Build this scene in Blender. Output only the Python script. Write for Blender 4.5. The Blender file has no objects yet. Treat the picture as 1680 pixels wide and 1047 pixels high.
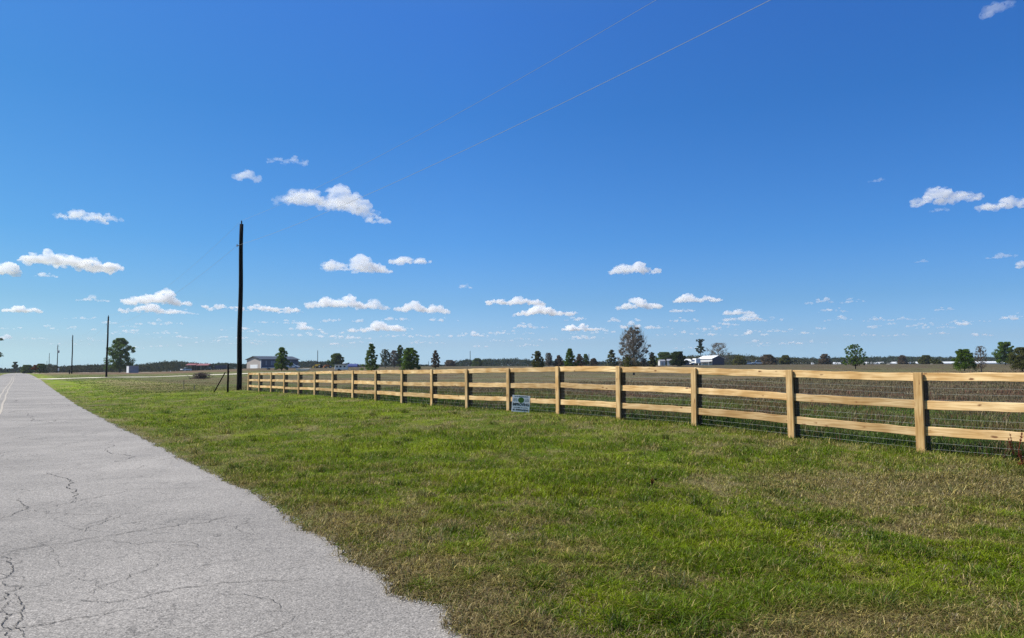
import bpy, math, random
import numpy as np
from mathutils import Vector, Matrix
R = math.radians
S = bpy.context.scene
C = bpy.context.collection
random.seed(7); rng = np.random.default_rng(7)

# ------------------------------------------------------------------ camera
F_PX, CXP, CYP = 1213.0, 840.0, 523.5
EYE = 1.5
PITCH = math.atan(81.5/F_PX); ROLL = 0.0070
fw = Vector((0, math.cos(PITCH), math.sin(PITCH)))
up0 = Vector((0, -math.sin(PITCH), math.cos(PITCH))); r0 = Vector((1, 0, 0))
rt = (r0*math.cos(ROLL) - up0*math.sin(ROLL)); upv = (up0*math.cos(ROLL) + r0*math.sin(ROLL))
cd = bpy.data.cameras.new('camera'); cam = bpy.data.objects.new('camera', cd); C.objects.link(cam)
cam.matrix_world = Matrix(((rt.x, upv.x, -fw.x, 0), (rt.y, upv.y, -fw.y, 0), (rt.z, upv.z, -fw.z, EYE), (0, 0, 0, 1)))
cd.sensor_fit = 'HORIZONTAL'; cd.sensor_width = 36; cd.lens = 36*F_PX/1680
cd.clip_start = 0.1; cd.clip_end = 90000
S.camera = cam

# ------------------------------------------------------------------ sky, sun, exposure
SUN_EL, SUN_AZ = R(50), math.atan2(-1.0, 0.12)        # azimuth from +Y towards +X
W = bpy.data.worlds.new('World'); S.world = W; W.use_nodes = True
nt = W.node_tree; nt.nodes.clear()
sk = nt.nodes.new('ShaderNodeTexSky'); sk.sky_type = 'NISHITA'; sk.sun_disc = False
sk.sun_elevation = SUN_EL; sk.sun_rotation = SUN_AZ
sk.altitude = 0; sk.air_density = 1.0; sk.dust_density = 0.6; sk.ozone_density = 2.0
# deeper blue than the stock sky: one tint per elevation
tcw = nt.nodes.new('ShaderNodeTexCoord'); sep = nt.nodes.new('ShaderNodeSeparateXYZ'); nt.links.new(tcw.outputs['Generated'], sep.inputs[0])
ramp = nt.nodes.new('ShaderNodeValToRGB'); nt.links.new(sep.outputs['Z'], ramp.inputs[0]); el_ = ramp.color_ramp.elements
SKY_TINT = [(0, .50, .80, 1.38), (.009, .505, .81, 1.38), (.033, .454, .635, 1.02), (.087, .334, .549, .85), (.167, .245, .530, .875), (.33, .190, .510, .90), (.44, .213, .530, .99), (.62, .40, .66, .98), (1, .6, .8, .98)]
el_[0].position = 0; el_[1].position = 1
for p_, *_c in SKY_TINT[1:-1]: el_.new(p_)
for e_, (p_, *c3) in zip(el_, SKY_TINT): e_.color = (*c3, 1)
hs = nt.nodes.new('ShaderNodeMix'); hs.data_type = 'RGBA'; hs.blend_type = 'MULTIPLY'; hs.inputs[0].default_value = 1; hs.clamp_result = False
bg = nt.nodes.new('ShaderNodeBackground'); bg.inputs[1].default_value = 0.12
wo = nt.nodes.new('ShaderNodeOutputWorld')
nt.links.new(sk.outputs[0], hs.inputs[6]); nt.links.new(ramp.outputs[0], hs.inputs[7]); 
rx = nt.nodes.new('ShaderNodeValToRGB'); mx_ = nt.nodes.new('ShaderNodeMapRange'); mx_.inputs[1].default_value = -.7; mx_.inputs[2].default_value = .7; nt.links.new(sep.outputs['X'], mx_.inputs[0]); nt.links.new(mx_.outputs[0], rx.inputs[0])
e2 = rx.color_ramp.elements; e2[0].position = 0; e2[0].color = (.93, .92, .78, 1); e2[1].position = 1; e2[1].color = (.78, .86, .93, 1); e2.new(.45).color = (1, 1, 1, 1)
h2 = nt.nodes.new('ShaderNodeMix'); h2.data_type = 'RGBA'; h2.blend_type = 'MULTIPLY'; h2.inputs[0].default_value = 1; nt.links.new(hs.outputs[2], h2.inputs[6]); nt.links.new(rx.outputs[0], h2.inputs[7]); nt.links.new(h2.outputs[2], bg.inputs[0]); nt.links.new(bg.outputs[0], wo.inputs[0])
sl = bpy.data.lights.new('sun', 'SUN'); sl.energy = 5.0; sl.angle = R(0.55); sl.color = (1, .95, .87)
so = bpy.data.objects.new('sun', sl); C.objects.link(so)
sd = Vector((math.sin(SUN_AZ)*math.cos(SUN_EL), math.cos(SUN_AZ)*math.cos(SUN_EL), math.sin(SUN_EL)))
so.rotation_euler = sd.to_track_quat('Z', 'Y').to_euler()
S.view_settings.view_transform = 'Standard'; S.view_settings.look = 'None'
S.view_settings.exposure = 0.43; S.view_settings.gamma = 1
cy = S.cycles
cy.max_bounces = 9; cy.diffuse_bounces = 3; cy.volume_bounces = 8; cy.transparent_max_bounces = 8
cy.use_denoising = True
try: cy.denoiser = 'OPENIMAGEDENOISE'
except Exception: pass
cy.denoising_input_passes = 'RGB_ALBEDO_NORMAL'; cy.denoising_prefilter = 'NONE'
cy.use_adaptive_sampling = True; cy.adaptive_threshold = 0.005

# ------------------------------------------------------------------ picture and ground helpers
def P(px, py, Y):
    d = fw*F_PX + rt*(px-CXP) - upv*(py-CYP)
    return Vector((0, 0, EYE)) + d*(Y/d.y)
def hor(px): return 605-(px-840)*.007
def G(px, py, z=0.0):
    d = fw*F_PX + rt*(px-CXP) - upv*(py-CYP)
    t = (z-EYE)/d.z
    return (d.x*t, d.y*t)
def sstep(a, b, x):
    t = np.clip((np.asarray(x, float)-a)/(b-a), 0, 1); return t*t*(3-2*t)
_perm = rng.random((256, 256))
def vnoise(x, y):
    xi = np.floor(x).astype(int); yi = np.floor(y).astype(int); fx = x-xi; fy = y-yi
    fx = fx*fx*(3-2*fx); fy = fy*fy*(3-2*fy)
    a = _perm[xi % 256, yi % 256]; b = _perm[(xi+1) % 256, yi % 256]; c = _perm[xi % 256, (yi+1) % 256]; d = _perm[(xi+1) % 256, (yi+1) % 256]
    return (a*(1-fx)+b*fx)*(1-fy)+(c*(1-fx)+d*fx)*fy
def fbm(x, y, o=4):
    v = 0; a = .5; n = 0
    for i in range(o):
        v = v+a*vnoise(x*2**i+17.3*i, y*2**i+9.1*i); n += a; a *= .55
    return v/n
# the road's own axes: s along it, u to its right
DX, DY = -.5552, .8317; NX, NY = .8317, .5552
def su(x, y): return x*DX+y*DY, x*NX+y*NY
def xy(s, u): return s*DX+u*NX, s*DY+u*NY
_ep = [(742, 1030), (715, 994), (644, 976), (638, 943), (578, 920), (534, 887), (480, 860), (431, 818), (400, 806), (299, 754), (256, 732), (192, 700), (128, 666), (68, 626.5)]
_es = sorted(su(*G(*p)) for p in _ep)
ES = np.array([-60]+[a for a, b in _es]+[900]); EU = np.array([2.1]+[b for a, b in _es]+[3.0])
def uedge(s):
    s = np.asarray(s, float)
    return np.interp(s, ES, EU)+.08*(vnoise(s*1.7, s*0+3)-.5)+.06*(vnoise(s*6, s*0+8)-.5)+.05*(vnoise(s*17, s*0+8)-.5)+.035*(vnoise(s*43, s*0+28)-.5)
# fence posts (fitted along one straight line, 2.6 m apart)
SP = 2.6
_A, _B, _Cc = 1502.1, 2.3893, .16403
_vp = _B/_Cc; _a = (_vp-840)/F_PX; _b = SP/math.hypot(_a, 1); _Y0 = _b/_Cc
_yb = [740, 716, 697, 687, 678, 672, 669, 665, 660, 656, 653, 650.5, 648.5, 646.5, 644.5, 643, 642, 640.5]
_yt = [612, 607.5, 603.5, 602, 602, 603.8, 605.5, 606.7, 607.6, 608, 608, 609, 610, 611, 611.5, 611.7, 611.9, 612]
posts = []
for k in range(-3, 18):
    Y = _Y0*(1+_Cc*k)
    X = ((_A-840)/F_PX)*_Y0 + k*_a*_b
    q = max(k, 0); px = 840+X/Y*F_PX
    pq = (_A+_B*q)/(1+_Cc*q)
    Yq = _Y0*(1+_Cc*q)
    zt = P(pq, _yt[q], Yq).z; zb = P(pq, _yb[q], Yq).z
    posts.append((X, Y, zb, zt, k))
fs = np.array([su(p[0], p[1])[0] for p in posts]); fu = np.array([su(p[0], p[1])[1] for p in posts]); fz = np.array([p[2]-.03 for p in posts])
FU = float(fu.mean())
def ufence(s): return np.interp(s, fs, fu)
_ex = np.array([-300, 0, 250, 330, 420, 700, 900, 1100, 1300, 1500, 1680, 2000]); _ev = np.array([-2.5, -2.3, -2, 0.5, 3.2, 4.3, 3.6, 3, 3, 2.2, 1.2, 0])
_eaz = np.arctan((_ex-840)/F_PX)
def rise(x, y):
    r = np.hypot(x, y); az = np.arctan2(x, y)
    e = np.interp(az, _eaz, _ev, period=2*math.pi)
    return (1.4+e*.247)*sstep(55, 290, r)
def gz(x, y):
    x = np.asarray(x, float); y = np.asarray(y, float)
    s, u = su(x, y); ue = np.interp(s, ES, EU)
    zf = np.interp(s, fs, fz)
    lat = sstep(0.0, 1.0, (u-ue-.25)/(FU-ue-.25)); z0 = -.03+.026*sstep(-.25, -.08, u-ue)
    z = z0+(zf-z0)*lat
    z = z+(fbm(x*.5, y*.5, 3)-.5)*.10*sstep(.3, 2.0, u-ue)
    return z+rise(x, y)
def gzf(x, y): return float(gz(x, y))

# ------------------------------------------------------------------ ground cover colours (plain albedo)
def mixc(a, b, t): return a*(1-t[..., None])+b*t[..., None]
c_ = lambda *v: np.array(v, float)
def blob(x, y, px, py, rx, ry):
    cx, cyy = G(px, py); return np.exp(-(((x-cx)/rx)**2+((y-cyy)/ry)**2))
def cover(x, y):
    """colour and dryness of what grows at x, y"""
    s, u = su(x, y); d = u-uedge(s)
    r = np.hypot(x, y)
    n1 = fbm(x*.55+5, y*.55+1, 4); n2 = fbm(x*1.9+50, y*1.9+7, 4); n3 = fbm(x*.12+90, y*.12, 3); n4 = fbm(x*6+20, y*6, 2)
    dry = sstep(.45, .68, n1*.36+n2*.34+n4*.30+.04*sstep(2, 7, x)+.005)*.74
    dry = dry+(.30+.5*sstep(.4, .6, n2))*np.exp(-np.clip(d, 0, None)/.28)
    for b, w in ((blob(x, y, 1400, 790, 2.6, 1.0), .75), (blob(x, y, 1620, 800, 2.0, 1.3), .6), (blob(x, y, 1480, 1025, .85, .30), 1.3), (blob(x, y, 1250, 1045, .5, .25), .7), (blob(x, y, 850, 1040, .42, .30), 1.2), (blob(x, y, 1060, 1020, .50, .45), -.9),
                 (blob(x, y, 570, 850, .8, .7), .2), (blob(x, y, 1180, 700, 1.6, .8), .45), (blob(x, y, 980, 900, .7, .6), .15), (blob(x, y, 330, 700, 2.5, 3), .35), (blob(x, y, 430, 760, 1.2, 1.6), .3),
                 (blob(x, y, 850, 700, 3, 1.8), .3),
                 (blob(x, y, 900, 780, 2.0, 1.5), -.45), (blob(x, y, 430, 680, 4, 5), -.55), (blob(x, y, 650, 740, 2.4, 2), -.5), (blob(x, y, 1150, 860, 1.2, .8), -.45), (blob(x, y, 1040, 1000, .7, .35), -.4), (blob(x, y, 1600, 920, .8, .5), -.5)):
        dry = dry+w*(.62 if w > 0 else 1)*(.45+1.1*n2)*b
    dry = np.clip(dry, 0, .85)
    green = mixc(c_(.122, .186, .004), c_(.212, .272, .006), sstep(.35, .65, n2))
    green = mixc(green, c_(.098, .135, .010), .65*sstep(6, 9, x)*sstep(.4, .6, n1))
    brown = mixc(c_(.150, .115, .048), c_(.290, .230, .120), sstep(.4, .7, n4*.6+n2*.4))
    col = mixc(green, brown, dry)
    # field behind the fence and beyond the verge
    uf = FU
    fld = sstep(-.2, .8, u-uf)*1.0
    q = fbm(x*.09+3, y*.25+11, 4); q2 = fbm(x*.5+33, y*.9+1, 3)
    fc = mixc(c_(.105, .150, .022), c_(.145, .116, .060), sstep(.44, .60, q*.5+q2*.4+.03+sstep(5, 18, u-uf)*.20))
    fc = mixc(fc, c_(.19, .075, .05), .55*sstep(.56, .68, fbm(x*.35+8, y*1.1+4, 3)))
    fc = mixc(fc, mixc(c_(.135, .103, .060), c_(.115, .118, .042), sstep(.45, .6, q)), .7*sstep(35, 100, r))
    fc = mixc(fc, mixc(c_(.085, .062, .038), c_(.075, .072, .030), sstep(.5, .65, q2)), .75*sstep(100, 220, r))
    col = mixc(col, fc, fld)
    # dry open ground past the end of the fence
    t = sstep(48, 62, s)*sstep(2.5, 7, d)*(1-sstep(112, 122, s))
    dg = mixc(c_(.230, .185, .085), c_(.175, .17, .05), sstep(.45, .62, q2*.7+n3*.3))
    t = t*(1-sstep(FU-2, FU+3, u)); col = mixc(col, dg, t*.9)
    t2 = sstep(118, 124, s)*sstep(1.5, 4, d)
    dg2 = mixc(c_(.125, .135, .042), c_(.17, .105, .062), sstep(150, 185, y+.15*x)*sstep(.3, .6, n3+.15))
    t2 = t2*(1-sstep(35, 75, u)); col = mixc(col, dg2, t2*.85)
    lef = sstep(.5, 2, -u-3.6); col = mixc(col, c_(.11, .14, .035), lef*.6)
    return col, dry, fld

# ------------------------------------------------------------------ object helpers
def tag(o, label=None, cat=None, group=None, kind=None):
    if label: o['label'] = label
    if cat: o['category'] = cat
    if group: o['group'] = group
    if kind: o['kind'] = kind
    return o
def empty(name, loc, rz=0):
    o = bpy.data.objects.new(name, None); C.objects.link(o); o.location = loc; o.rotation_euler = (0, 0, rz); o.empty_display_size = .2
    return o
def mesh_obj(name, verts, faces, mat, parent=None, smooth=False):
    me = bpy.data.meshes.new(name); me.from_pydata([tuple(v) for v in verts], [], faces); me.update()
    me.polygons.foreach_set('use_smooth', [bool(smooth)]*len(me.polygons))
    if mat: me.materials.append(mat)
    o = bpy.data.objects.new(name, me); C.objects.link(o)
    if parent: o.parent = parent
    return o
def np_mesh(name, V, Fl, size, mat, parent=None, col=None):
    """V (n,3), Fl flat index array of polygons all with `size` corners"""
    me = bpy.data.meshes.new(name); n = len(Fl)//size
    me.vertices.add(len(V)); me.vertices.foreach_set('co', np.ascontiguousarray(V, dtype=np.float32).ravel())
    me.loops.add(len(Fl)); me.loops.foreach_set('vertex_index', np.ascontiguousarray(Fl, dtype=np.int32))
    me.polygons.add(n); me.polygons.foreach_set('loop_start', np.arange(0, n*size, size, dtype=np.int32))
    try: me.polygons.foreach_set('loop_total', np.full(n, size, dtype=np.int32))
    except Exception: pass
    me.update(calc_edges=True); me.polygons.foreach_set('use_smooth', np.zeros(n, bool))
    if col is not None:
        a = me.color_attributes.new('albedo', 'FLOAT_COLOR', 'POINT')
        cc = np.ones((len(V), 4), np.float32); cc[:, :3] = col; a.data.foreach_set('color', cc.ravel())
    me.materials.append(mat)
    o = bpy.data.objects.new(name, me); C.objects.link(o)
    if parent: o.parent = parent
    return o
class MB:
    def __init__(s): s.v = []; s.f = []
    def add(s, vs, fs):
        b = len(s.v); s.v += [tuple(v) for v in vs]; s.f += [tuple(i+b for i in f) for f in fs]; return s
    def box(s, x0, x1, y0, y1, z0, z1):
        return s.add([(x0, y0, z0), (x1, y0, z0), (x1, y1, z0), (x0, y1, z0), (x0, y0, z1), (x1, y0, z1), (x1, y1, z1), (x0, y1, z1)],
                     [(0, 3, 2, 1), (4, 5, 6, 7), (0, 1, 5, 4), (1, 2, 6, 5), (2, 3, 7, 6), (3, 0, 4, 7)])
    def bbox(s, x0, x1, y0, y1, z0, z1, b=.01):
        # chamfered box
        X = (x0, x0+b, x1-b, x1); Yy = (y0, y0+b, y1-b, y1); Z = (z0, z0+b, z1-b, z1)
        prof = [(1, 0), (2, 0), (3, 1), (3, 2), (2, 3), (1, 3), (0, 2), (0, 1)]
        vs = []; inn = lambda i: 1 if i < 2 else 2
        vs += [(X[inn(i)], Yy[inn(j)], Z[0]) for i, j in prof]
        vs += [(X[i], Yy[j], Z[1]) for i, j in prof]; vs += [(X[i], Yy[j], Z[2]) for i, j in prof]
        vs += [(X[inn(i)], Yy[inn(j)], Z[3]) for i, j in prof]
        fs = []
        for r in range(3):
            for i in range(8): fs.append((r*8+i, r*8+(i+1) % 8, (r+1)*8+(i+1) % 8, (r+1)*8+i))
        # caps (inner corners coincide in pairs)
        fs += [(7, 5, 3, 1), (25, 27, 29, 31)]
        return s.add(vs, fs)
    def tube(s, pts, rad, n=6, cap=True):
        pts = [Vector(p) for p in pts]
        if not hasattr(rad, '__len__'): rad = [rad]*len(pts)
        b = len(s.v)
        for i, p in enumerate(pts):
            d = (pts[min(i+1, len(pts)-1)]-pts[max(i-1, 0)]).normalized()
            a = d.orthogonal() if abs(d.z) < .99 else Vector((1, 0, 0)); a = (a-d*a.dot(d)).normalized()
            if abs(d.z) < .95: a = Vector((0, 0, 1)); a = (a-d*a.dot(d)).normalized()
            c = d.cross(a)
            for k in range(n):
                t = 2*math.pi*k/n; s.v.append(tuple(p+(a*math.cos(t)+c*math.sin(t))*rad[i]))
        for i in range(len(pts)-1):
            for k in range(n): s.f.append((b+i*n+k, b+i*n+(k+1) % n, b+(i+1)*n+(k+1) % n, b+(i+1)*n+k))
        if cap: s.f.append(tuple(b+k for k in range(n))[::-1]); s.f.append(tuple(b+(len(pts)-1)*n+k for k in range(n)))
        return s
    def prism(s, poly, y0, y1):
        """polygon in x,z extruded along y"""
        n = len(poly)
        s.add([(x, y0, z) for x, z in poly]+[(x, y1, z) for x, z in poly],
              [tuple(range(n)), tuple(range(n, 2*n))[::-1]]+[(i, i+n, (i+1) % n+n, (i+1) % n) for i in range(n)])
        return s
    def build(s, name, mat, parent=None, smooth=False): return mesh_obj(name, s.v, s.f, mat, parent, smooth)

# ------------------------------------------------------------------ materials
def mat(name, col, rough=.8, metal=0, noise=None, ns=3, bump=0, bs=30, spec=.3):
    m = bpy.data.materials.new(name); m.use_nodes = True; n = m.node_tree; b = n.nodes['Principled BSDF']
    b.inputs['Roughness'].default_value = rough; b.inputs['Metallic'].default_value = metal
    b.inputs['Specular IOR Level'].default_value = spec
    b.inputs['Base Color'].default_value = (*col, 1)
    tc = n.nodes.new('ShaderNodeTexCoord')
    if noise is not None:
        t = n.nodes.new('ShaderNodeTexNoise'); t.inputs['Scale'].default_value = ns; t.inputs['Detail'].default_value = 6
        r = n.nodes.new('ShaderNodeValToRGB'); r.color_ramp.elements[0].position = .3; r.color_ramp.elements[1].position = .7
        r.color_ramp.elements[0].color = (*noise, 1); r.color_ramp.elements[1].color = (*col, 1)
        n.links.new(tc.outputs['Object'], t.inputs['Vector']); n.links.new(t.outputs['Fac'], r.inputs[0]); n.links.new(r.outputs[0], b.inputs['Base Color'])
    if bump:
        t2 = n.nodes.new('ShaderNodeTexNoise'); t2.inputs['Scale'].default_value = bs; t2.inputs['Detail'].default_value = 4
        bp = n.nodes.new('ShaderNodeBump'); bp.inputs['Strength'].default_value = bump; bp.inputs['Distance'].default_value = .02
        n.links.new(tc.outputs['Object'], t2.inputs['Vector']); n.links.new(t2.outputs['Fac'], bp.inputs['Height']); n.links.new(bp.outputs[0], b.inputs['Normal'])
    return m
def nd(n, t, **kw):
    x = n.nodes.new(t)
    for k, v in kw.items(): setattr(x, k, v)
    return x
def leaf_mat(name, a, b, trans=.42):
    m = bpy.data.materials.new(name); m.use_nodes = True; n = m.node_tree; n.nodes.clear()
    out = nd(n, 'ShaderNodeOutputMaterial'); df = nd(n, 'ShaderNodeBsdfDiffuse'); tr = nd(n, 'ShaderNodeBsdfTranslucent'); mx = nd(n, 'ShaderNodeMixShader'); mx.inputs[0].default_value = trans
    g = nd(n, 'ShaderNodeNewGeometry'); r = nd(n, 'ShaderNodeValToRGB')
    r.color_ramp.elements[0].color = (*a, 1); r.color_ramp.elements[1].color = (*b, 1)
    n.links.new(g.outputs['Random Per Island'], r.inputs[0])
    n.links.new(r.outputs[0], df.inputs[0]); n.links.new(r.outputs[0], tr.inputs[0])
    n.links.new(df.outputs[0], mx.inputs[1]); n.links.new(tr.outputs[0], mx.inputs[2]); n.links.new(mx.outputs[0], out.inputs[0])
    return m
def grass_mat():
    m = bpy.data.materials.new('grass_blades'); m.use_nodes = True; n = m.node_tree; n.nodes.clear()
    out = nd(n, 'ShaderNodeOutputMaterial'); df = nd(n, 'ShaderNodeBsdfDiffuse'); tr = nd(n, 'ShaderNodeBsdfTranslucent'); gl = nd(n, 'ShaderNodeBsdfGlossy')
    gl.inputs['Roughness'].default_value = .45; gl.inputs[0].default_value = (1, 1, 1, 1)
    mx = nd(n, 'ShaderNodeMixShader'); mx.inputs[0].default_value = .38; m2 = nd(n, 'ShaderNodeMixShader'); m2.inputs[0].default_value = .012
    at = nd(n, 'ShaderNodeAttribute'); at.attribute_name = 'albedo'
    n.links.new(at.outputs[0], df.inputs[0]); n.links.new(at.outputs[0], tr.inputs[0])
    n.links.new(df.outputs[0], mx.inputs[1]); n.links.new(tr.outputs[0], mx.inputs[2]); n.links.new(mx.outputs[0], m2.inputs[1]); n.links.new(gl.outputs[0], m2.inputs[2]); n.links.new(m2.outputs[0], out.inputs[0])
    return m
def ground_mat():
    m = bpy.data.materials.new('soil_and_turf'); m.use_nodes = True; n = m.node_tree; b = n.nodes['Principled BSDF']
    b.inputs['Roughness'].default_value = .95; b.inputs['Specular IOR Level'].default_value = .1
    at = nd(n, 'ShaderNodeAttribute'); at.attribute_name = 'albedo'
    g = nd(n, 'ShaderNodeNewGeometry'); t = nd(n, 'ShaderNodeTexNoise'); t.inputs['Scale'].default_value = 22; t.inputs['Detail'].default_value = 9; t.inputs['Roughness'].default_value = .78
    mr = nd(n, 'ShaderNodeMapRange'); mr.inputs[1].default_value = .3; mr.inputs[2].default_value = .7; mr.inputs[3].default_value = .35; mr.inputs[4].default_value = 1.45
    t3 = nd(n, 'ShaderNodeTexNoise'); t3.inputs['Scale'].default_value = .35; t3.inputs['Detail'].default_value = 9; t3.inputs['Roughness'].default_value = .65
    mr3 = nd(n, 'ShaderNodeMapRange'); mr3.inputs[1].default_value = .3; mr3.inputs[2].default_value = .7; mr3.inputs[3].default_value = .7; mr3.inputs[4].default_value = 1.3
    mu = nd(n, 'ShaderNodeVectorMath', operation='MULTIPLY'); mu2 = nd(n, 'ShaderNodeVectorMath', operation='MULTIPLY')
    n.links.new(g.outputs['Position'], t.inputs['Vector']); n.links.new(t.outputs['Fac'], mr.inputs[0]); n.links.new(g.outputs['Position'], t3.inputs['Vector']); n.links.new(t3.outputs['Fac'], mr3.inputs[0])
    n.links.new(at.outputs[0], mu.inputs[0]); n.links.new(mr.outputs[0], mu.inputs[1]); n.links.new(mu.outputs[0], mu2.inputs[0]); n.links.new(mr3.outputs[0], mu2.inputs[1])
    n.links.new(mu2.outputs[0], b.inputs['Base Color'])
    bp = nd(n, 'ShaderNodeBump'); bp.inputs['Strength'].default_value = .6; bp.inputs['Distance'].default_value = .04
    n.links.new(t.outputs['Fac'], bp.inputs['Height']); n.links.new(bp.outputs[0], b.inputs['Normal'])
    return m
def road_mat():
    m = bpy.data.materials.new('old_asphalt'); m.use_nodes = True; n = m.node_tree; b = n.nodes['Principled BSDF']
    b.inputs['Roughness'].default_value = .85; b.inputs['Specular IOR Level'].default_value = .35
    g = nd(n, 'ShaderNodeNewGeometry'); L = n.links.new; pos = g.outputs['Position']
    def noise(sc, det=4, ro=.6):
        t = nd(n, 'ShaderNodeTexNoise'); t.inputs['Scale'].default_value = sc; t.inputs['Detail'].default_value = det; t.inputs['Roughness'].default_value = ro; L(pos, t.inputs['Vector']); return t.outputs['Fac']
    def mrange(v, a, b_, c, d):
        x = nd(n, 'ShaderNodeMapRange'); L(v, x.inputs[0]); x.inputs[1].default_value = a; x.inputs[2].default_value = b_; x.inputs[3].default_value = c; x.inputs[4].default_value = d; return x.outputs[0]
    def mul(a, b_):
        x = nd(n, 'ShaderNodeMath', operation='MULTIPLY'); L(a, x.inputs[0])
        if hasattr(b_, 'default_value') or not isinstance(b_, (int, float)): L(b_, x.inputs[1])
        else: x.inputs[1].default_value = b_
        return x.outputs[0]
    v = mul(mrange(noise(.7, 5), .3, .7, .88, 1.10), mrange(noise(85, 3, .8), .36, .64, .56, 1.4))
    v = mul(v, mrange(noise(22, 4), .3, .7, .82, 1.16))
    v = mul(v, mrange(noise(52, 2, .5), .30, .40, .42, 1.0))
    v = mul(v, mrange(noise(.22, 6, .65), .35, .65, .80, 1.08))
    v = mul(v, mrange(noise(2.3, 5, .7), .30, .45, .90, 1.0))
    # exposed stones
    vo = nd(n, 'ShaderNodeTexVoronoi'); vo.inputs['Scale'].default_value = 75; L(pos, vo.inputs['Vector'])
    v = mul(v, mrange(vo.outputs['Distance'], .1, .6, 1.16, .72))
    # fine crazing
    w = nd(n, 'ShaderNodeVectorMath', operation='ADD'); nz = nd(n, 'ShaderNodeTexNoise'); nz.inputs['Scale'].default_value = 5; nz.inputs['Detail'].default_value = 5
    L(pos, nz.inputs['Vector']); sc = nd(n, 'ShaderNodeVectorMath', operation='SCALE'); L(nz.outputs['Color'], sc.inputs[0]); sc.inputs['Scale'].default_value = .35
    L(pos, w.inputs[0]); L(sc.outputs[0], w.inputs[1])
    for scale, wd, lo, hi, dk in ((1.1, .010, .47, .58, .55), (3.2, .022, .52, .62, .55), (.35, .0035, .40, .5, .5)):
        vc = nd(n, 'ShaderNodeTexVoronoi', feature='DISTANCE_TO_EDGE'); vc.inputs['Scale'].default_value = scale; L(w.outputs[0], vc.inputs['Vector'])
        line = mrange(vc.outputs['Distance'], 0, wd, 1, 0); mask = mrange(noise(.45*scale, 3), lo, hi, 0, 1)
        x = mul(line, mask); v = mul(v, mrange(x, 0, 1, 1, dk))
    cr = nd(n, 'ShaderNodeMix', data_type='RGBA'); cr.inputs[6].default_value = (.0, .0, .0, 1); cr.inputs[7].default_value = (.348, .318, .280, 1); cr.clamp_factor = False
    L(v, cr.inputs[0]); L(cr.outputs[2], b.inputs['Base Color'])
    bp = nd(n, 'ShaderNodeBump'); bp.inputs['Strength'].default_value = .7; bp.inputs['Distance'].default_value = .008
    L(noise(85, 3, .8), bp.inputs['Height']); L(bp.outputs[0], b.inputs['Normal'])
    return m
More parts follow.
